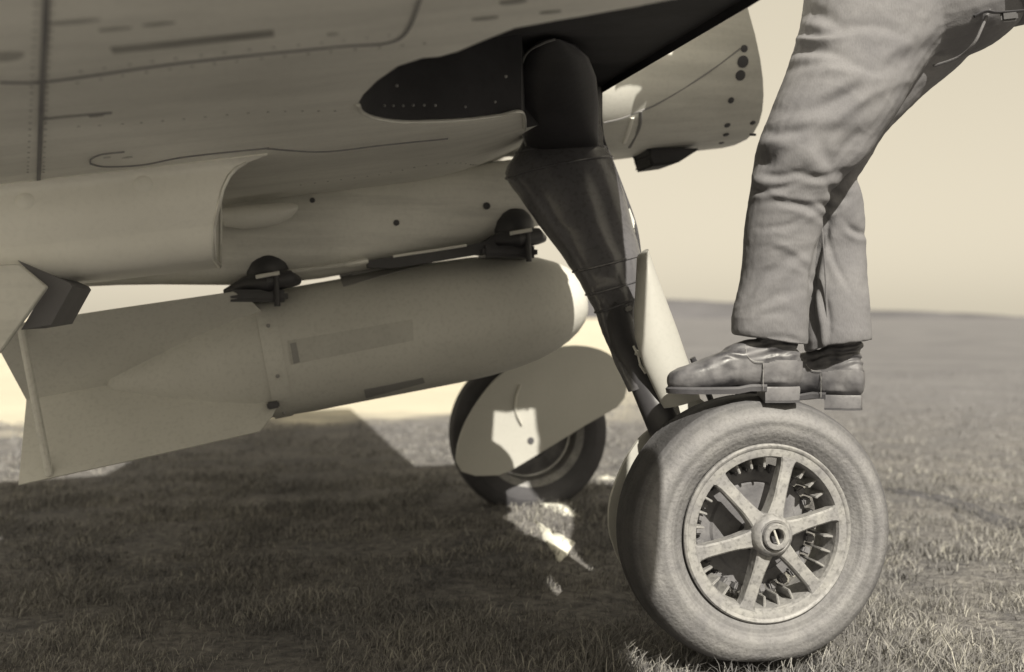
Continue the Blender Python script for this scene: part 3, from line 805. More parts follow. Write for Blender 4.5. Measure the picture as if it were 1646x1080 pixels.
# --- near undercarriage leg
def gear_leg():
    bm = bmesh.new()
    # gaiter: photo silhouettes -> axis and radius at several heights
    tab = [(852, 966, 205, -.45), (836, 970, 236, -.46), (814, 978, 262, -.47), (834, 990, 298, -.51), (868, 1006, 345, -.55), (902, 1020, 392, -.59), (928, 1030, 432, -.63), (943, 1031, 460, -.65), (958, 1027, 488, -.68), (966, 1021, 515, -.70), (978, 1024, 545, -.73), (993, 1038, 580, -.77), (1012, 1057, 615, -.81)]
    rings = []
    for x0, x1, y, a in tab:
        p0 = L(x0, y + (14 if y > 240 else 0), a); p1 = L(x1, y-(14 if y > 240 else 0), a)
        c = (p0+p1)/2; u = (p1-p0)/2; r = u.length
        rings.append(circ(c, u.normalized(), Ay, r, r*.9, 28, power=2.0))
    cl = rings; out = []
    for i in range(len(cl)-1):             # smooth in between
        for k in range(4):
            t = k/4
            p0, p1, p2, p3 = cl[max(i-1, 0)], cl[i], cl[i+1], cl[min(i+2, len(cl)-1)]
            out.append([.5*((2*b)+(c_-a_)*t+(2*a_-5*b+4*c_-d)*t*t+(-a_+3*b-3*c_+d)*t**3) for a_, b, c_, d in zip(p0, p1, p2, p3)])
    out.append(cl[-1])
    for j, r in enumerate(out):
        c = sum(r, Vector())/len(r)
        for i, p in enumerate(r):
            k = .0035*noise.noise(p*9) + .0025*noise.noise(Vector((p.x*14, p.y*14, p.z*42))) + .0012*noise.noise(p*60)
            r[i] = p + (p-c).normalized()*k
    loft(bm, out)
    leg = obj('landing_leg', bm, M['leather'], plane, angle=80)
    # seams and clamp bands on the gaiter
    for j0 in (5, 9, 23, 28, 32):
        r = out[j0]; c = sum(r, Vector())/len(r); bm = bmesh.new()
        tube(bm, [c+(p-c)*1.01 for p in r]+[c+(r[0]-c)*1.01], .0035, 6); obj('seam_band', bm, M['leather'], leg)
    # brake pipe down the forward side
    bm = bmesh.new(); tube(bm, smooth_curve([L(966, 150, -.46), L(968, 215, -.47), L(985, 262, -.5), L(1005, 315, -.54), L(1022, 365, -.58), L(1030, 420, -.63)], 5), .0045, 8); obj('brake_pipe', bm, M['black'], leg)
    bm = bmesh.new(); box(bm, L(1012, 352, -.57), (.018, .02, .06), rot=Matrix.Rotation(D(-22), 3, 'Y'), bev=.003); obj('pipe_clip', bm, M['pod'], leg)
    bm = bmesh.new(); box(bm, L(961, 178, -.47), (.012, .03, .13), bev=.002); obj('hinge_plate', bm, M['cast'], leg)
    for dx in (-6, 0):
        bm = bmesh.new(); box(bm, L(984+dx, 378, -.66), (.006, .006, .016), bev=.001); obj('buckle', bm, M['black'], leg)
    for x, y, a in ((1004, 448, -.70), (1010, 496, -.74)):
        bm = bmesh.new(); box(bm, L(x, y, a), (.02, .014, .012), rot=Matrix.Rotation(D(-20), 3, 'Y'), bev=.003); obj('clamp', bm, M['cast'], leg)
    # upper trunnion in the slot
    bm = bmesh.new(); p0 = L(905, 225, -.45); tube(bm, [p0+Vector((0, 0, .02)), p0+Vector((.02, 0, .22))], [.10, .08], 20); obj('trunnion', bm, M['near_black'], leg)
    # black oleo strut to the axle
    bm = bmesh.new(); tube(bm, [L(990, 490, -.69), L(1005, 555, -.75), L(1036, 615, -.81), L(1066, 680, -.86), Vector((-.02, -.87, .34)), Vector((0, -.90, .316))], [.040, .036, .038, .043, .047, .045], 18)
    obj('oleo_strut', bm, M['black'], leg)
    bm = bmesh.new(); tube(bm, [Vector((0, -.88, .316)), Vector((0, -1.0, .316))], .035, 20); obj('axle', bm, M['black'], leg)
    # white cotter and tell-tale on the strut
    for pts, r in (([(1014, 556), (1022, 572), (1026, 590)], .003), ([(1018, 566), (1030, 572)], .007), ([(1024, 585), (1034, 600)], .0035)):
        bm = bmesh.new(); tube(bm, [L(x+4, y, -.845) for x, y in pts], r, 8); obj('cotter_pin', bm, M['bright'], leg)
    return leg
leg = gear_leg()
def gear_door():
    # skin plate carried on the inboard side of leg and wheel, slightly dished
    px_up = [(1012, 440), (1032, 415), (1046, 426), (1068, 478), (1096, 560), (1120, 636), (1200, 690), (1230, 760)]
    px_dn = [(1180, 900), (1085, 950), (1030, 940), (1000, 908), (987, 878), (979, 846), (982, 800), (1003, 745), (1028, 705), (1050, 680), (1042, 620), (1020, 560), (1014, 500), (1006, 440)]
    def A_of(y): return -.60 - .22*min(1, max(0, (y-380)/300)) - .03*max(0, (y-680)/300)
    pts = [L(x, y, A_of(y)) for x, y in px_up+px_dn]
    pts = smooth_curve(pts, 3, closed=True)
    bm = bmesh.new()
    vs_ = [bm.verts.new(p) for p in pts]; f = bm.faces.new(vs_); bmesh.ops.triangulate(bm, faces=[f])
    r = bmesh.ops.extrude_face_region(bm, geom=bm.faces[:])
    for v in [g for g in r['geom'] if isinstance(g, bmesh.types.BMVert)]: v.co += Vector((0, .012, 0))
    d = obj('gear_door', bm, M['door'], leg, angle=30)
    # rolled fairing the leg side of the door, the bright half-tube in front of it
    bm = bmesh.new(); rings = []
    for x0, x1, y in [(1026, 1040, 408), (1023, 1054, 446), (1020, 1071, 492), (1021, 1088, 536), (1034, 1103, 580), (1050, 1116, 615), (1066, 1125, 648)]:
        a = -.84-.04*(y-400)/240; p0, p1 = L(x0, y+8, a), L(x1, y-8, a); c = (p0+p1)/2; u = (p1-p0)/2
        rings.append(circ(c, u.normalized(), Ay, u.length, .03, 20))
    loft(bm, rings); obj('leg_fairing', bm, M['door'], leg, angle=60)
    bm = bmesh.new(); tube(bm, [L(1022, 528, -.77), L(1040, 520, -.785), L(1060, 514, -.78)], .0016, 6); obj('fairing_seam', bm, M['seam'], leg)
    bm = bmesh.new(); tube(bm, [L(1040, 462, -.73), L(1052, 488, -.745), L(1060, 514, -.76)], .0016, 6); obj('fairing_seam', bm, M['seam'], leg)
    bm = bmesh.new(); tube(bm, [L(1113, 575, -.83), L(1127, 605, -.83), L(1150, 660, -.83)], .008, 8); obj('torque_link', bm, M['black'], leg)
gear_door()

def far_gear():
    a = .80
    bm = bmesh.new(); tube(bm, [Vector((-.3, .45, 1.35)), Vector((-.24, .60, 1.1)), Vector((-.14, .86, .68)), Vector((far_c.x, .89, .33))], [.10, .09, .05, .045], 18)
    lg = obj('landing_leg', bm, M['leather'], plane, angle=60)
    bm = bmesh.new(); tube(bm, [Vector((far_c.x, .86, .316)), Vector((far_c.x, 1.0, .316))], .035, 16); obj('axle', bm, M['black'], lg)
    out = [(733, 742), (736, 715), (746, 685), (762, 655), (783, 625), (808, 600), (840, 578), (880, 562), (925, 555), (965, 562), (992, 580), (1008, 610), (1004, 640), (992, 655), (940, 684), (870, 727), (820, 757), (800, 764), (765, 765), (742, 758)]
    pts = smooth_curve([L(x, y, a) for x, y in out[:13]], 3) + [L(x, y, a) for x, y in out[13:]]
    bm = bmesh.new(); vs_ = [bm.verts.new(p) for p in pts]; f = bm.faces.new(vs_); bmesh.ops.triangulate(bm, faces=[f])
    r = bmesh.ops.extrude_face_region(bm, geom=bm.faces[:])
    for v in [g for g in r['geom'] if isinstance(g, bmesh.types.BMVert)]: v.co += Vector((0, .014, 0))
    dr = obj('gear_door', bm, M['door2'], lg, angle=30)
    bm = bmesh.new(); tube(bm, smooth_curve([L(836, 618, a-.004), L(829, 640, a-.004), L(829, 662, a-.004), L(838, 682, a-.004)], 5), .010, 8, flat=.4); obj('door_highlight', bm, M['bright'], dr)  # bright strip laid on as the highlight of the door
    c = L(853, 708, a); bm = bmesh.new(); loft(bm, [circ(c, Ax, Az, .013, n=14), circ(c-Ay*.004, Ax, Az, .013, n=14)]); obj('fastener', bm, M['blot'], dr)
M['door2'] = paint('far_door_paint', .44, .45, var=.08, scale=3, speck=.1, bump=.03)
far_gear()

# ------------------------------------------------------------------ BOMB (hangs from the carrier: a thing of its own)
b_tail, b_nose = L(430, 570, 0), L(898, 484, 0)
bax = (b_nose-b_tail); bpitch = math.atan2(bax.z, bax.x); bl = Vector((math.cos(bpitch), 0, math.sin(bpitch)))
nose_tip = L(938, 478, 0)
bomb = empty('aerial_bomb', wor(nose_tip.x, 0, nose_tip.z), 0, 'grey finned aerial bomb slung nose forward under the belly of the plane', 'bomb')
bomb.rotation_euler = (Matrix.Rotation(TH, 3, 'Z') @ Matrix.Rotation(-bpitch, 3, 'Y')).to_euler()
# local: x forward along the axis (nose tip at 0), y = far side, z = up
R0 = .191
def bomb_build():
    bm = bmesh.new()
    prof = [(0, .002), (-.002, .045), (-.006, .062), (-.018, .082), (-.045, .108), (-.08, .130), (-.13, .152), (-.19, .169), (-.26, .181), (-.35, .189), (-.45, .192), (-.9, .191), (-.975, .189)]
    loft(bm, [circ((x, 0, 0), Ay, Az, r, n=64) for x, r in prof])
    body = obj('bomb_body', bm, M['bomb'], bomb, angle=40)
    bm = bmesh.new(); loft(bm, [circ((x, 0, 0), Ay, Az, r, n=64) for x, r in [(-.965, .1925), (-1.02, .1925)]]); obj('tail_band', bm, M['bomb'], bomb)
    bm = bmesh.new(); loft(bm, [circ((x, 0, 0), Ay, Az, r, n=48) for x, r in [(-1.02, .187), (-1.08, .178), (-1.18, .145), (-1.28, .105), (-1.38, .062), (-1.46, .026), (-1.475, .004)]]); obj('tail_cone', bm, M['fin'], bomb, angle=50)
    # four sheet fins on the diagonals, each with a fitted root, and braces between their tips
    RT = .305
    tips = []
    for k in range(4):
        t = D(45+90*k); d = Vector((0, math.cos(t), math.sin(t))); nrm = Vector((0, -math.sin(t), math.cos(t)))*.004
        bm = bmesh.new()
        pl = [Vector((-1.0, 0, 0))+d*.185, Vector((-1.025, 0, 0))+d*.235, Vector((-1.07, 0, 0))+d*.285, Vector((-1.4, 0, 0))+d*.297, Vector((-1.72, 0, 0))+d*RT, Vector((-1.70, 0, 0))-d*.0, Vector((-1.45, 0, 0))-d*.0, Vector((-1.10, 0, 0))+d*.10]
        prism(bm, [p-nrm/2 for p in pl], nrm)
        obj('fin', bm, M['fin'], bomb, smooth=False)
        tips.append(Vector((-1.64, 0, 0))+d*(RT-.012))
    for k in range(4):
        bm = bmesh.new(); p, q = tips[k], tips[(k+1) % 4]
        tube(bm, [p, q], .011, 10); obj('fin_brace', bm, M['brace'], bomb)
    def onb(px, py, off=.0):               # photo point on the bomb's near side, local coords
        Rb = bomb.rotation_euler.to_matrix(); o = Vector(bomb.location); ir = Rb.transposed()
        ro = ir @ (Vector((0, 0, CAMH))-o); rd = ir @ Vector(((px-CX)/FPX, 1, (HY-py)/FPX))
        r = R0+off; A_ = rd.y**2+rd.z**2; B_ = 2*(ro.y*rd.y+ro.z*rd.z); C_ = ro.y**2+ro.z**2-r*r
        dsc = max(0, B_*B_-4*A_*C_); t = (-B_-math.sqrt(dsc))/(2*A_); return ro+rd*t
    def plate(c4, name, mat, off=.0015, line=None):
        bm = bmesh.new(); g = []
        n, m_ = 8, 6
        for i in range(n+1):
            row = []
            for j in range(m_+1):
                u, v = i/n, j/m_
                x = (c4[0][0]*(1-u)+c4[1][0]*u)*(1-v)+(c4[3][0]*(1-u)+c4[2][0]*u)*v
                y = (c4[0][1]*(1-u)+c4[1][1]*u)*(1-v)+(c4[3][1]*(1-u)+c4[2][1]*u)*v
                row.append(onb(x, y, off))
            g.append(row)
        loft(bm, g, closed=False); bmesh.ops.recalc_face_normals(bm, faces=bm.faces[:])
        me = bpy.data.meshes.new(name); bm.to_mesh(me); bm.free()
        me = evaluated(me, [('SOLIDIFY', dict(thickness=.002, offset=0))])
        link(name, me, M[mat], bomb, True, 40)
    plate([(462, 548), (663, 513), (665, 547), (468, 586)], 'stencil_panel', 'bomb_mid')
    plate([(466, 552), (476, 550), (482, 582), (472, 585)], 'stencil_bar', 'bomb_dark', .003)
    plate([(545, 441), (700, 412), (700, 420), (552, 461)], 'stencil_block', 'bomb_dark')
    plate([(585, 626), (680, 607), (683, 615), (588, 640)], 'stencil_block', 'bomb_dark')
    c = onb(437, 640, .002); bm = bmesh.new(); box(bm, c+Vector((0, 0, -.02)), (.035, .03, .02), bev=.004); obj('clip', bm, M['black'], bomb)
    for k in range(8):
        t = 2*math.pi*k/8+.3; c = Vector((-.992, .193*math.cos(t), .193*math.sin(t)))
        bm = bmesh.new(); bmesh.ops.create_uvsphere(bm, u_segments=8, v_segments=6, radius=.006, matrix=Matrix.Translation(c)); obj('screw', bm, M['bomb_dark'], bomb)
M['bomb_mid'] = paint('bomb_faded_panel', .50, .6, var=.1, scale=8, speck=.2, bump=0)
M['brace'] = paint('brace_tube', .6, .5, var=.1)
bomb_build()

# ------------------------------------------------------------------ MAN standing on the near wheel
foot_c = P(1240, 640, 2.74)
man = empty('person', foot_c, 0, 'crouching man in wide grey trousers and leather boots standing on the near wheel', 'person')
def pm(px, py, Y): return P(px, py, Y)-foot_c
def to_me(rings_list, name, voxel, smooth_it=6, cap=True):
    bm = bmesh.new()
    for rings in rings_list: loft(bm, rings, cap)
    bmesh.ops.recalc_face_normals(bm, faces=bm.faces[:])
    me = bpy.data.meshes.new(name); bm.to_mesh(me); bm.free()
    return evaluated(me, [('REMESH', dict(mode='VOXEL', voxel_size=voxel)), ('SMOOTH', dict(factor=.5, iterations=smooth_it))])
def limb(tab, n=28, sub=5, depth=None):    # tab: (px, py, half width px, Y, depth ratio)
    pts = [Vector((a, b, c)) for a, b, c, *_ in tab]; ys = [t[3] for t in tab]; dr = [t[4] for t in tab]
    rings = []
    c = smooth_curve(pts, sub); m = len(tab)-1
    yy = np.interp(np.linspace(0, m, len(c)), range(m+1), ys); dd = np.interp(np.linspace(0, m, len(c)), range(m+1), dr)
    for i, p in enumerate(c):
        q0, q1 = c[max(i-1, 0)], c[min(i+1, len(c)-1)]
        d = Vector((q1.x-q0.x, -(q1.y-q0.y), 0)).normalized(); u = Vector((d.y, 0, -d.x))
        r = p.z/FPX*yy[i]
        rings.append(circ(pm(p.x, p.y, yy[i]), u, Vector((0, 1, 0)), r, r*dd[i], n, power=2.15))
    return rings
def folds(me, spec, base=.0016):
    # cloth creases pushed along the surface: (px, py, direction deg, length px, width px, depth m); negative depth = groove
    me.update(); nv = len(me.vertices)
    co = np.empty(nv*3); me.vertices.foreach_get('co', co); co = co.reshape(-1, 3)
    no = np.empty(nv*3); me.vertices.foreach_get('normal', no); no = no.reshape(-1, 3)
    W_ = co+np.array(foot_c); px = CX+FPX*W_[:, 0]/W_[:, 1]; py = HY-FPX*(W_[:, 2]-CAMH)/W_[:, 1]
    disp = np.zeros(nv)
    front = np.clip(-no[:, 1]*1.5+.4, 0, 1)
    for x, y, ang, ln, wd, dp in spec:
        t = math.radians(ang); ux, uy = math.cos(t), -math.sin(t)
        dx, dy = px-x, py-y; a = dx*ux+dy*uy; b = -dx*uy+dy*ux; b = b + .18*a*a/ln*(1 if (int(x)+int(y)) % 2 else -1)
        disp += .8*dp*np.exp(-(a/ln)**2)*(np.exp(-(b/wd)**2)-.55*np.exp(-((b-wd*1.6)/(wd*1.2))**2))*front
    for i in range(nv):
        p = Vector(co[i]); w1 = p + Vector((noise.noise(p*6), 0, noise.noise(p*6+Vector((5, 1, 0)))))*.05
        rg = 1-abs(noise.noise(Vector((w1.x*9, w1.y*9, w1.z*22))))*2.4
        disp[i] += base*(.6*max(0, rg)**2+.5*noise.noise(p*55)) + .003*noise.noise(p*6)
    co += no*disp[:, None]
    k = np.clip((py-470)/50, 0, 1)*np.clip((1330-px)/30, 0, 1); co[:, 2] -= k*(px-1240)*.16*W_[:, 1]/FPX
    me.vertices.foreach_set('co', co.reshape(-1)); me.update()

near_leg = limb([(1238, 546, 60, 2.70, .75), (1238, 530, 61, 2.70, .78), (1240, 505, 60, 2.70, .8), (1252, 440, 59, 2.70, .8), (1258, 370, 60, 2.69, .85), (1268, 310, 62, 2.68, .9), (1284, 262, 72, 2.67, .9), (1318, 205, 84, 2.68, .9), (1352, 145, 92, 2.70, .95), (1382, 80, 102, 2.74, 1.0), (1412, 10, 122, 2.78, 1.0), (1440, -60, 130, 2.82, 1.0)])
far_leg = limb([(1347, 551, 52, 2.825, 1.05), (1346, 536, 53, 2.825, 1.05), (1346, 480, 49, 2.83, 1.0), (1345, 400, 44, 2.84, .95), (1341, 330, 45, 2.83, .95), (1335, 285, 40, 2.82, 1.0), (1352, 248, 40, 2.82, 1.1), (1372, 200, 48, 2.83, 1.1), (1400, 150, 62, 2.84, 1.1), (1440, 90, 78, 2.86, 1.1), (1485, 30, 92, 2.88, 1.1), (1500, -40, 110, 2.88, 1.1)])
seat = limb([(1400, -10, 120, 2.80, 1.1), (1450, 10, 100, 2.81, 1.3), (1510, 0, 98, 2.82, 1.4), (1570, -20, 90, 2.82, 1.3), (1610, -50, 60, 2.82, 1.1)])
tm = to_me([near_leg, far_leg, seat], 'trousers', .0042, 3)
spec = [(1262, 420, 35, 40, 9, -.006), (1240, 480, 30, 35, 8, -.006), (1222, 512, 35, 26, 7, -.005), (1290, 330, -20, 40, 7, -.008), (1240, 305, 8, 45, 6, -.007), (1265, 318, -14, 45, 6, .005),
        (1330, 255, -60, 36, 14, -.010), (1365, 235, 50, 40, 16, -.016), (1270, 213, 10, 42, 9, -.012), (1300, 200, 18, 60, 12, .008), (1225, 262, 0, 20, 16, -.018), (1250, 283, 0, 40, 7, -.009),
        (1320, 285, 0, 40, 7, -.008), (1345, 312, -30, 20, 9, -.012), (1332, 333, -12, 16, 6, -.008), (1375, 372, -30, 16, 6, -.012), (1330, 165, 22, 70, 12, -.008), (1350, 140, 24, 70, 12, .008), (1300, 80, 0, 55, 9, -.014),
        (1310, 55, -6, 55, 9, -.012), (1300, 65, -4, 60, 6, .010), (1320, 100, 4, 60, 8, -.007), (1400, 120, 40, 70, 14, -.007), (1430, 90, 40, 80, 15, .008), (1310, 22, -12, 40, 12, -.014), (1370, 170, 38, 70, 10, .007),
        (1380, 40, 0, 60, 10, -.008), (1265, 360, 20, 40, 7, -.006), (1280, 350, 20, 44, 7, .004), (1270, 400, -28, 44, 7, .004), (1335, 400, -75, 70, 5, -.006), (1330, 500, -78, 50, 6, -.008), (1262, 540, 2, 40, 6, -.005), (1215, 455, 50, 30, 8, -.006),
        (1390, 460, 80, 40, 8, -.004), (1308, 450, 84, 100, 7, -.014)]
folds(tm, spec)
tr = link('trousers', tm, M['cloth'], man, True)
# side seam down the near leg and the hems
bm = bmesh.new(); tube(bm, smooth_curve([pm(1319, 345, 2.73), pm(1324, 400, 2.745), pm(1328, 470, 2.76), pm(1330, 538, 2.765)], 5), .0022, 6); obj('trouser_seam', bm, M['jacket'], tr)
for tb, in ((near_leg,), (far_leg,)):
    r = tb[4]; c = sum(r, Vector())/len(r); bm = bmesh.new()

def boot(px0, py0, Y, yaw, name='boot'):
    # local boot frame: x towards the toe, y to the near side, z up; heel back at x=0
    k = Y/FPX; o = P(px0, py0, Y)-foot_c
    R = Matrix.Rotation(math.pi+yaw, 3, 'Z')
    X = lambda x, y, z: o + R @ Vector((x, y, z))
    Lb = .305
    rings = []
    for x, zb, zt, w in [(.0, .02, .085, .026), (.006, .012, .10, .036), (.03, .008, .115, .041), (.08, .008, .118, .041), (.12, .010, .118, .040), (.15, .010, .108, .042), (.19, .004, .090, .046), (.23, .0, .072, .048), (.26, .0, .061, .045), (.285, .002, .052, .037), (.30, .005, .044, .026), (.309, .010, .034, .012)]:
        rings.append([X(x, p.y, p.z) for p in circ((0, 0, (zb+zt)/2), Ay, Az, w, (zt-zb)/2, 24, power=2.5)])
    sh = []
    for z, xc, rx, ry in [(.02, .062, .056, .038), (.06, .060, .058, .040), (.095, .055, .053, .041), (.115, .052, .047, .042), (.13, .050, .050, .044), (.145, .052, .049, .043), (.165, .053, .044, .038)]:
        sh.append([X(p.x, p.y, p.z) for p in circ((xc, 0, z), Ax, Ay, rx, ry, 24)])
    me = to_me([rings, sh], name, .0032, 4)
    # ankle creases
    me.update()
    for v in me.vertices:
        q = R.transposed() @ (v.co-o)
        if q.z > .072:
            kx = math.sin((q.z+.16*q.x+.010*noise.noise(v.co*25))*math.pi*2/.021); v.co += v.normal*kx*.0032*min(1, (q.z-.072)/.02)
        v.co += v.normal*.0014*noise.noise(v.co*40)
    b = link(name, me, M['boot'], man, True)
    bm = bmesh.new()                       # welted sole
    outl = []
    for x, w in [(.084, .0), (.0845, .041), (.12, .036), (.15, .037), (.19, .046), (.23, .051), (.26, .047), (.288, .036), (.306, .018), (.312, 0)]: outl.append((x, w))
    ring = [(x, w) for x, w in outl] + [(x, -w) for x, w in outl[::-1][1:-1]]
    def zs(x): return .010 if x < .10 else (.010 if x < .15 else .004)
    loft(bm, [[X(x, y, zs(x)-.010) for x, y in ring], [X(x*1.01-.001, y*1.04, zs(x)+.001) for x, y in ring], [X(x*.99, y*.94, zs(x)+.006) for x, y in ring]])
    obj('sole', bm, M['bootsole'], b, angle=40)
    bm = bmesh.new()                       # heel block
    hr = [(x, w*.96) for x, w in [(0, .0), (.002, .026), (.03, .043), (.088, .041)]]; ring = hr + [(x, -w) for x, w in hr[::-1][:-1]]
    loft(bm, [[X(x*.97+.002, y*.95, -.022) for x, y in ring], [X(x, y*.98, .004) for x, y in ring], [X(x+.001, y*.94, .010) for x, y in ring]])
    obj('heel', bm, M['boot2'], b, angle=40)
    bm = bmesh.new(); loft(bm, [[X(x*.985+.001, y*.96, -.027) for x, y in ring], [X(x*.985+.001, y*.96, -.0225) for x, y in ring]]); obj('heel_cap', bm, M['bootsole'], b, angle=40)
    # heel counter: a second layer of leather that follows the boot behind the arch
    bm = bmesh.new(); bm.from_mesh(me); Ri = R.transposed()
    bad = [f for f in bm.faces if (lambda q: q.x > .094 or q.z > .068+.006*math.sin(q.x*40) or q.z < .0)(Ri @ (f.calc_center_median()-o))]
    bmesh.ops.delete(bm, geom=bad, context='FACES')
    for v in bm.verts: v.co += v.normal*.0022
    m2 = bpy.data.meshes.new('heel_counter'); bm.to_mesh(m2); bm.free(); m2 = evaluated(m2, [('SOLIDIFY', dict(thickness=.0022, offset=0)), ('SMOOTH', dict(factor=.5, iterations=2))])
    m2.materials.clear(); link('heel_counter', m2, M['boot2'], b, True, 60)
    bm = bmesh.new(); tube(bm, [X(.0945, .0462, z) for z in (.004, .02, .045, .064)], .0007, 6); obj('stitching', bm, M['cast'], b)
    bm = bmesh.new(); tube(bm, smooth_curve([X(.094, .045, .068), X(.115, .045, .070), X(.130, .040, .082), X(.132, .032, .100)], 5), .0008, 6); obj('stitching', bm, M['cast'], b)
    return b
M['bootsole'] = paint('boot_sole', .07, .6, var=.25, scale=20, bump=.2)
M['boot2'] = paint('boot_counter_leather', .15, .42, var=.35, scale=18, speck=.35, bump=.2, bscale=80)
boot(1283, 627, 2.70, D(2))
boot(1387, 641, 2.82, D(-22))

# jacket (its hem shows at the top right) and the parts of the man above the frame
def upper_body():
    jk = limb([(1730, -40, 50, 2.82, 1.5), (1690, -60, 84, 2.82, 1.6), (1634, -62, 100, 2.80, 1.75), (1590, -100, 120, 2.80, 1.7), (1510, -150, 150, 2.82, 1.6), (1430, -230, 160, 2.84, 1.6), (1380, -310, 150, 2.86, 1.5), (1370, -370, 145, 2.86, 1.6), (1335, -420, 100, 2.86, 1.5)])  # unseen shoulders widened to keep the sun off the cowling
    arms = []
    for Y0, Y1 in ((2.66, 2.95), (3.04, 3.25)):
        arms.append(limb([(1420, -350, 66, Y0, 1.0), (1350, -310, 64, Y0-.02, 1.0), (1285, -230, 58, Y0+.02, 1.0), (1225, -200, 52, (Y0+Y1)/2, 1.0), (1170, -170, 30, Y1, 1.0)]))  # sleeves thickened out of view to block sun from the cowling
    me = to_me([jk]+arms, 'jacket', .009, 5)
    folds(me, [(1560, -60, 60, 80, 16, -.01), (1600, 40, 20, 50, 10, -.008), (1500, -180, 40, 80, 16, -.01)], .003)
    j = link('jacket', me, M['jacket2'], man, True)
    # turned hem of the jacket, belt end and buckle hanging from it
    c = sum(jk[0], Vector())/len(jk[0])
    bm = bmesh.new(); tube(bm, smooth_curve([pm(1500, 106, 2.74), pm(1540, 92, 2.70), pm(1565, 70, 2.66), pm(1578, 45, 2.65), pm(1592, 10, 2.65), pm(1600, -20, 2.66)], 5), [.0035 for i in range(26)], 8); obj('jacket_hem', bm, M['jacket'], j)
    bm = bmesh.new(); box(bm, pm(1622, 26, 2.635), (.04, .012, .024), rot=Matrix.Rotation(D(-6), 3, 'Y'), bev=.005); obj('belt_buckle', bm, M['black'], j)
    bm = bmesh.new(); tube(bm, smooth_curve([pm(1566, 26, 2.64), pm(1585, 18, 2.635), pm(1604, 20, 2.632), pm(1660, 16, 2.64)], 4), .007, 8, flat=.5); obj('belt', bm, M['black'], j)
    # body: neck, head with face, hands, in one continuous skin mesh
    hd = pm(1330, -440, 2.86)
    parts = []
    nk = [circ(pm(1400, -375, 2.87).lerp(hd, t), Vector((.6, 0, .8)), Vector((0, 1, 0)), .055, n=20) for t in (0, .35, .7)]
    parts.append(nk)
    head = []
    for i in range(13):
        t = -1+2*i/12; r = math.sqrt(max(0, 1-t*t))
        head.append(circ(hd+Vector((-.01*t, 0, t*.12)), Ax, Ay, max(.003, r*(.10-.012*(t < 0))), max(.003, r*(.078-.01*(t < -.3))), 20))
    parts.append(head)
    nose = [circ(hd+Vector((-.098-.02*k, 0, .005-.02*k)), Ay, Az, .012-.003*k, n=10) for k in (0, 1)]; parts.append(nose)
    for sy in (-1, 1): parts.append([circ(hd+Vector((0.005, sy*(.074+.01*k), 0)), Ax, Az, .022-.004*k, .032-.004*k, 12) for k in (0, 1)])
    chin = [circ(hd+Vector((-.065-.015*k, 0, -.085-.01*k)), Ay, Az, .03-.01*k, n=12) for k in (0, 1)]; parts.append(chin)
    for Y1 in (2.95, 3.25):
        w = pm(1176, -172, Y1); hx = Vector((-1, 0, -.15)).normalized()
        parts.append([circ(w+hx*t, Ay, Az, a_, b_, 16) for t, a_, b_ in ((-.05, .028, .024), (0, .03, .02), (.04, .042, .016), (.085, .042, .013))])
        for f, (dy, ln) in enumerate([(-.032, .068), (-.011, .08), (.011, .075), (.031, .06)]):
            b0 = w+hx*.08+Vector((0, dy, 0)); parts.append([circ(b0+hx*ln*t+Vector((0, 0, -.02*t*t)), Ay, Az, .0095-.002*t, n=10) for t in (0, .35, .7, 1)])
        b0 = w+hx*.02+Vector((0, -.035, 0)); parts.append([circ(b0+Vector((-.045*t, -.035*t, -.01*t)), Vector((.5, -.8, 0)).normalized(), Az, .012-.003*t, n=10) for t in (0, .5, 1)])
    # shins and ankles inside trousers and boots keep the body one figure
    me = to_me(parts, 'body', .0055, 2)
    link('body', me, M['skin'], man, True)
    bm = bmesh.new(); rings = []
    for i in range(8):
        t = -.05+1.05*i/7; r = math.sqrt(max(0, 1-min(1, t)**2)); rings.append(circ(hd+Vector((.018, 0, t*.13)), Ax, Ay, max(.004, r*.10), max(.004, r*.088), 22))
    loft(bm, rings); obj('hair', bm, M['hair'], man, angle=80)
M['jacket2'] = cloth_mat('jacket_twill', .15)
upper_body()

# ------------------------------------------------------------------ rut in the turf to the right of the wheel
def rut():
    bm = bmesh.new(); c = []
    for px, py in [(1425, 788), (1470, 796), (1520, 805), (1570, 822), (1620, 843), (1700, 880), (1800, 930)]:
        Y = CAMH*FPX/(py-HY); c.append(Vector(((px-CX)/FPX*Y, Y, 0)))
    c = smooth_curve(c, 8); rings = []
    for i, p in enumerate(c):
        d = (c[min(i+1, len(c)-1)]-c[max(i-1, 0)]).normalized(); q = Vector((-d.y, d.x, 0)); w = .04+.03*noise.noise(p*4)
        w *= min(1, i/6+.1)
        z = .004+gz(p.x, p.y)+.004*noise.noise(p*9)
        rings.append([p-q*w*1.8+Vector((0, 0, -.02)), p-q*w+Vector((0, 0, z+.008)), p-q*w*.4+Vector((0, 0, z+.001)), p+q*w*.4+Vector((0, 0, z+.001)), p+q*w+Vector((0, 0, z+.010)), p+q*w*1.8+Vector((0, 0, -.02))])
    loft(bm, rings, closed=False)
    tag(obj('rut', bm, M['soil'], angle=None), kind='structure')
rut()
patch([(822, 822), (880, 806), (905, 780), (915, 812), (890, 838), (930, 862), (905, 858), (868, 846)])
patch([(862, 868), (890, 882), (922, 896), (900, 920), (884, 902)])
patch([(958, 776), (975, 768), (990, 776), (972, 783)])

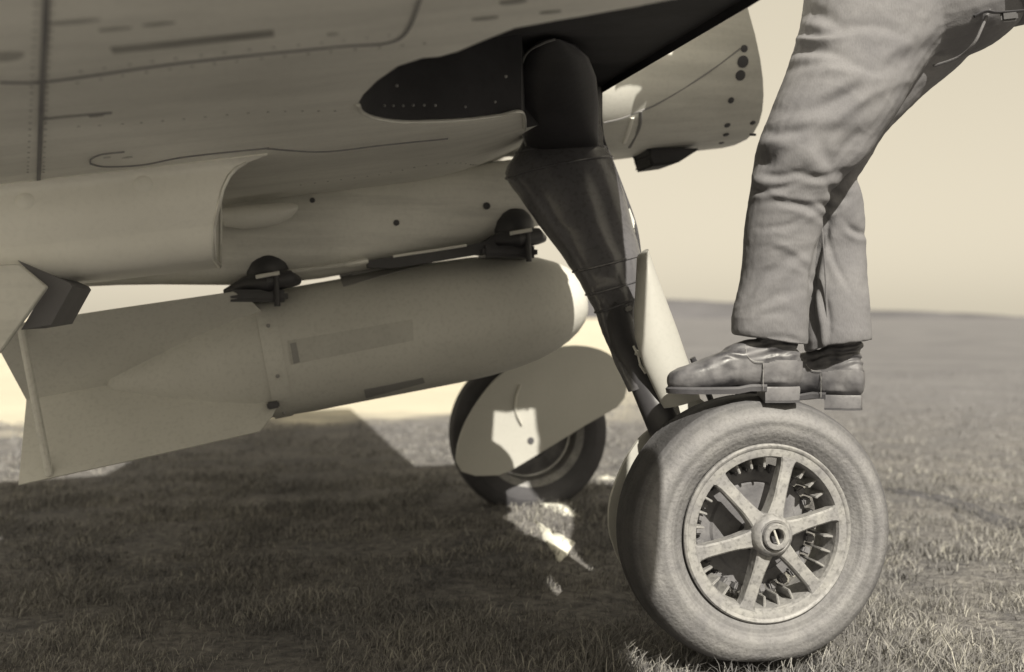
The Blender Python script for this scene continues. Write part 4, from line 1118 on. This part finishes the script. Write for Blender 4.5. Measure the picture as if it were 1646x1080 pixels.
# ------------------------------------------------------------------ grass
def grass():
    xs, ys, hs, ws = [], [], [], []
    def add(n, y0, y1, h0, h1, w, spread=.62):
        y = y0 + (y1-y0)*RNG.random(n)**1.0
        x = (RNG.random(n)*2-1)*(y*spread+.5)
        xs.append(x); ys.append(y); hs.append(h0+(h1-h0)*RNG.random(n)**2.2); hs[-1] *= .85; ws.append(np.full(n, w)*(.6+.8*RNG.random(n)))
    add(190000, 1.9, 3.6, .008, .045, .0024)
    add(150000, 3.6, 6.0, .008, .042, .0038)
    add(90000, 6.0, 11.0, .008, .036, .0065)
    add(20000, 11.0, 18.0, .008, .03, .011)
    # longer blades standing up round the foot of the near wheel
    n = 5000; t = RNG.random(n)
    xs.append(.61+(RNG.random(n)-.5)*.9); ys.append(2.60+RNG.normal(0, .13, n)+.12*(t-.5)); hs.append(.03+.05*RNG.random(n)**1.5); ws.append(np.full(n, .0028))
    x = np.concatenate(xs); y = np.concatenate(ys); h = np.concatenate(hs); w = np.concatenate(ws)
    # tufts: thin out and lengthen with a smooth field
    f = np.array([noise.noise(Vector((a*2.6, b*2.6, 0)))+.6*noise.noise(Vector((a*9, b*9, 5))) for a, b in zip(x, y)])
    keep = RNG.random(len(x)) < np.clip(.58+1.4*f, .05, 1)
    s = N2[0]*(x-C0[0])+N2[1]*(y-C0[1]); a_ = A2[0]*(x-C0[0])+A2[1]*(y-C0[1])
    for aw in (-1.0, 1.0): keep &= ~((np.abs(s) < .15) & (np.abs(a_-aw) < .06))
    # no blades where the far sunlit strip is painted bright
    keep &= ~((y > 9.0) & (x < .135*y-.5))
    for P_ in PATCHES:
        x0, x1 = min(q.x for q in P_), max(q.x for q in P_); y0, y1 = min(q.y for q in P_), max(q.y for q in P_)
        for i in np.nonzero((x > x0) & (x < x1) & (y > y0-.05) & (y < y1+.05) & keep)[0]:
            if inside(Vector((x[i], y[i])), P_) and RNG.random() < .93: keep[i] = False
    x, y, h, w, f = x[keep], y[keep], h[keep]*(1+.6*np.clip(f[keep], -.6, 1)), w[keep], f[keep]
    n = len(x)
    az = RNG.random(n)*2*np.pi; lean = (.4+1.5*RNG.random(n)**1.3)
    wx, wy = np.cos(az), np.sin(az); la = RNG.random(n)*2*np.pi; lx, ly = np.cos(la)*lean*h+.25*h, np.sin(la)*lean*h
    z0 = np.full(n, -.012)
    gzz = np.array([gz(a, b) for a, b in zip(x, y)])
    V = np.empty((n, 5, 3))
    V[:, 0] = np.stack([x-wx*w/2, y-wy*w/2, z0], 1); V[:, 1] = np.stack([x+wx*w/2, y+wy*w/2, z0], 1)
    V[:, 2] = np.stack([x-wx*w*.4+lx*.4, y-wy*w*.4+ly*.4, h*.62], 1); V[:, 3] = np.stack([x+wx*w*.4+lx*.4, y+wy*w*.4+ly*.4, h*.62], 1)
    V[:, 4] = np.stack([x+lx, y+ly, h*.98], 1)
    V[:, :, 2] += gzz[:, None]
    me = bpy.data.meshes.new('grass'); me.vertices.add(n*5); me.vertices.foreach_set('co', V.reshape(-1))
    base = (np.arange(n)*5)[:, None]
    tri = np.concatenate([base+np.array([[0, 1, 3]]), base+np.array([[0, 3, 2]]), base+np.array([[2, 3, 4]])], 1).reshape(-1)
    me.loops.add(len(tri)); me.loops.foreach_set('vertex_index', tri.astype(np.int32))
    me.polygons.add(n*3); me.polygons.foreach_set('loop_start', (np.arange(n*3)*3).astype(np.int32)); me.update(calc_edges=True)
    me.materials.append(M['grass'])
    o = bpy.data.objects.new('grass', me); COL.objects.link(o); tag(o, 'short rough turf of the airfield around the wheels', 'grass', kind='stuff')
grass()
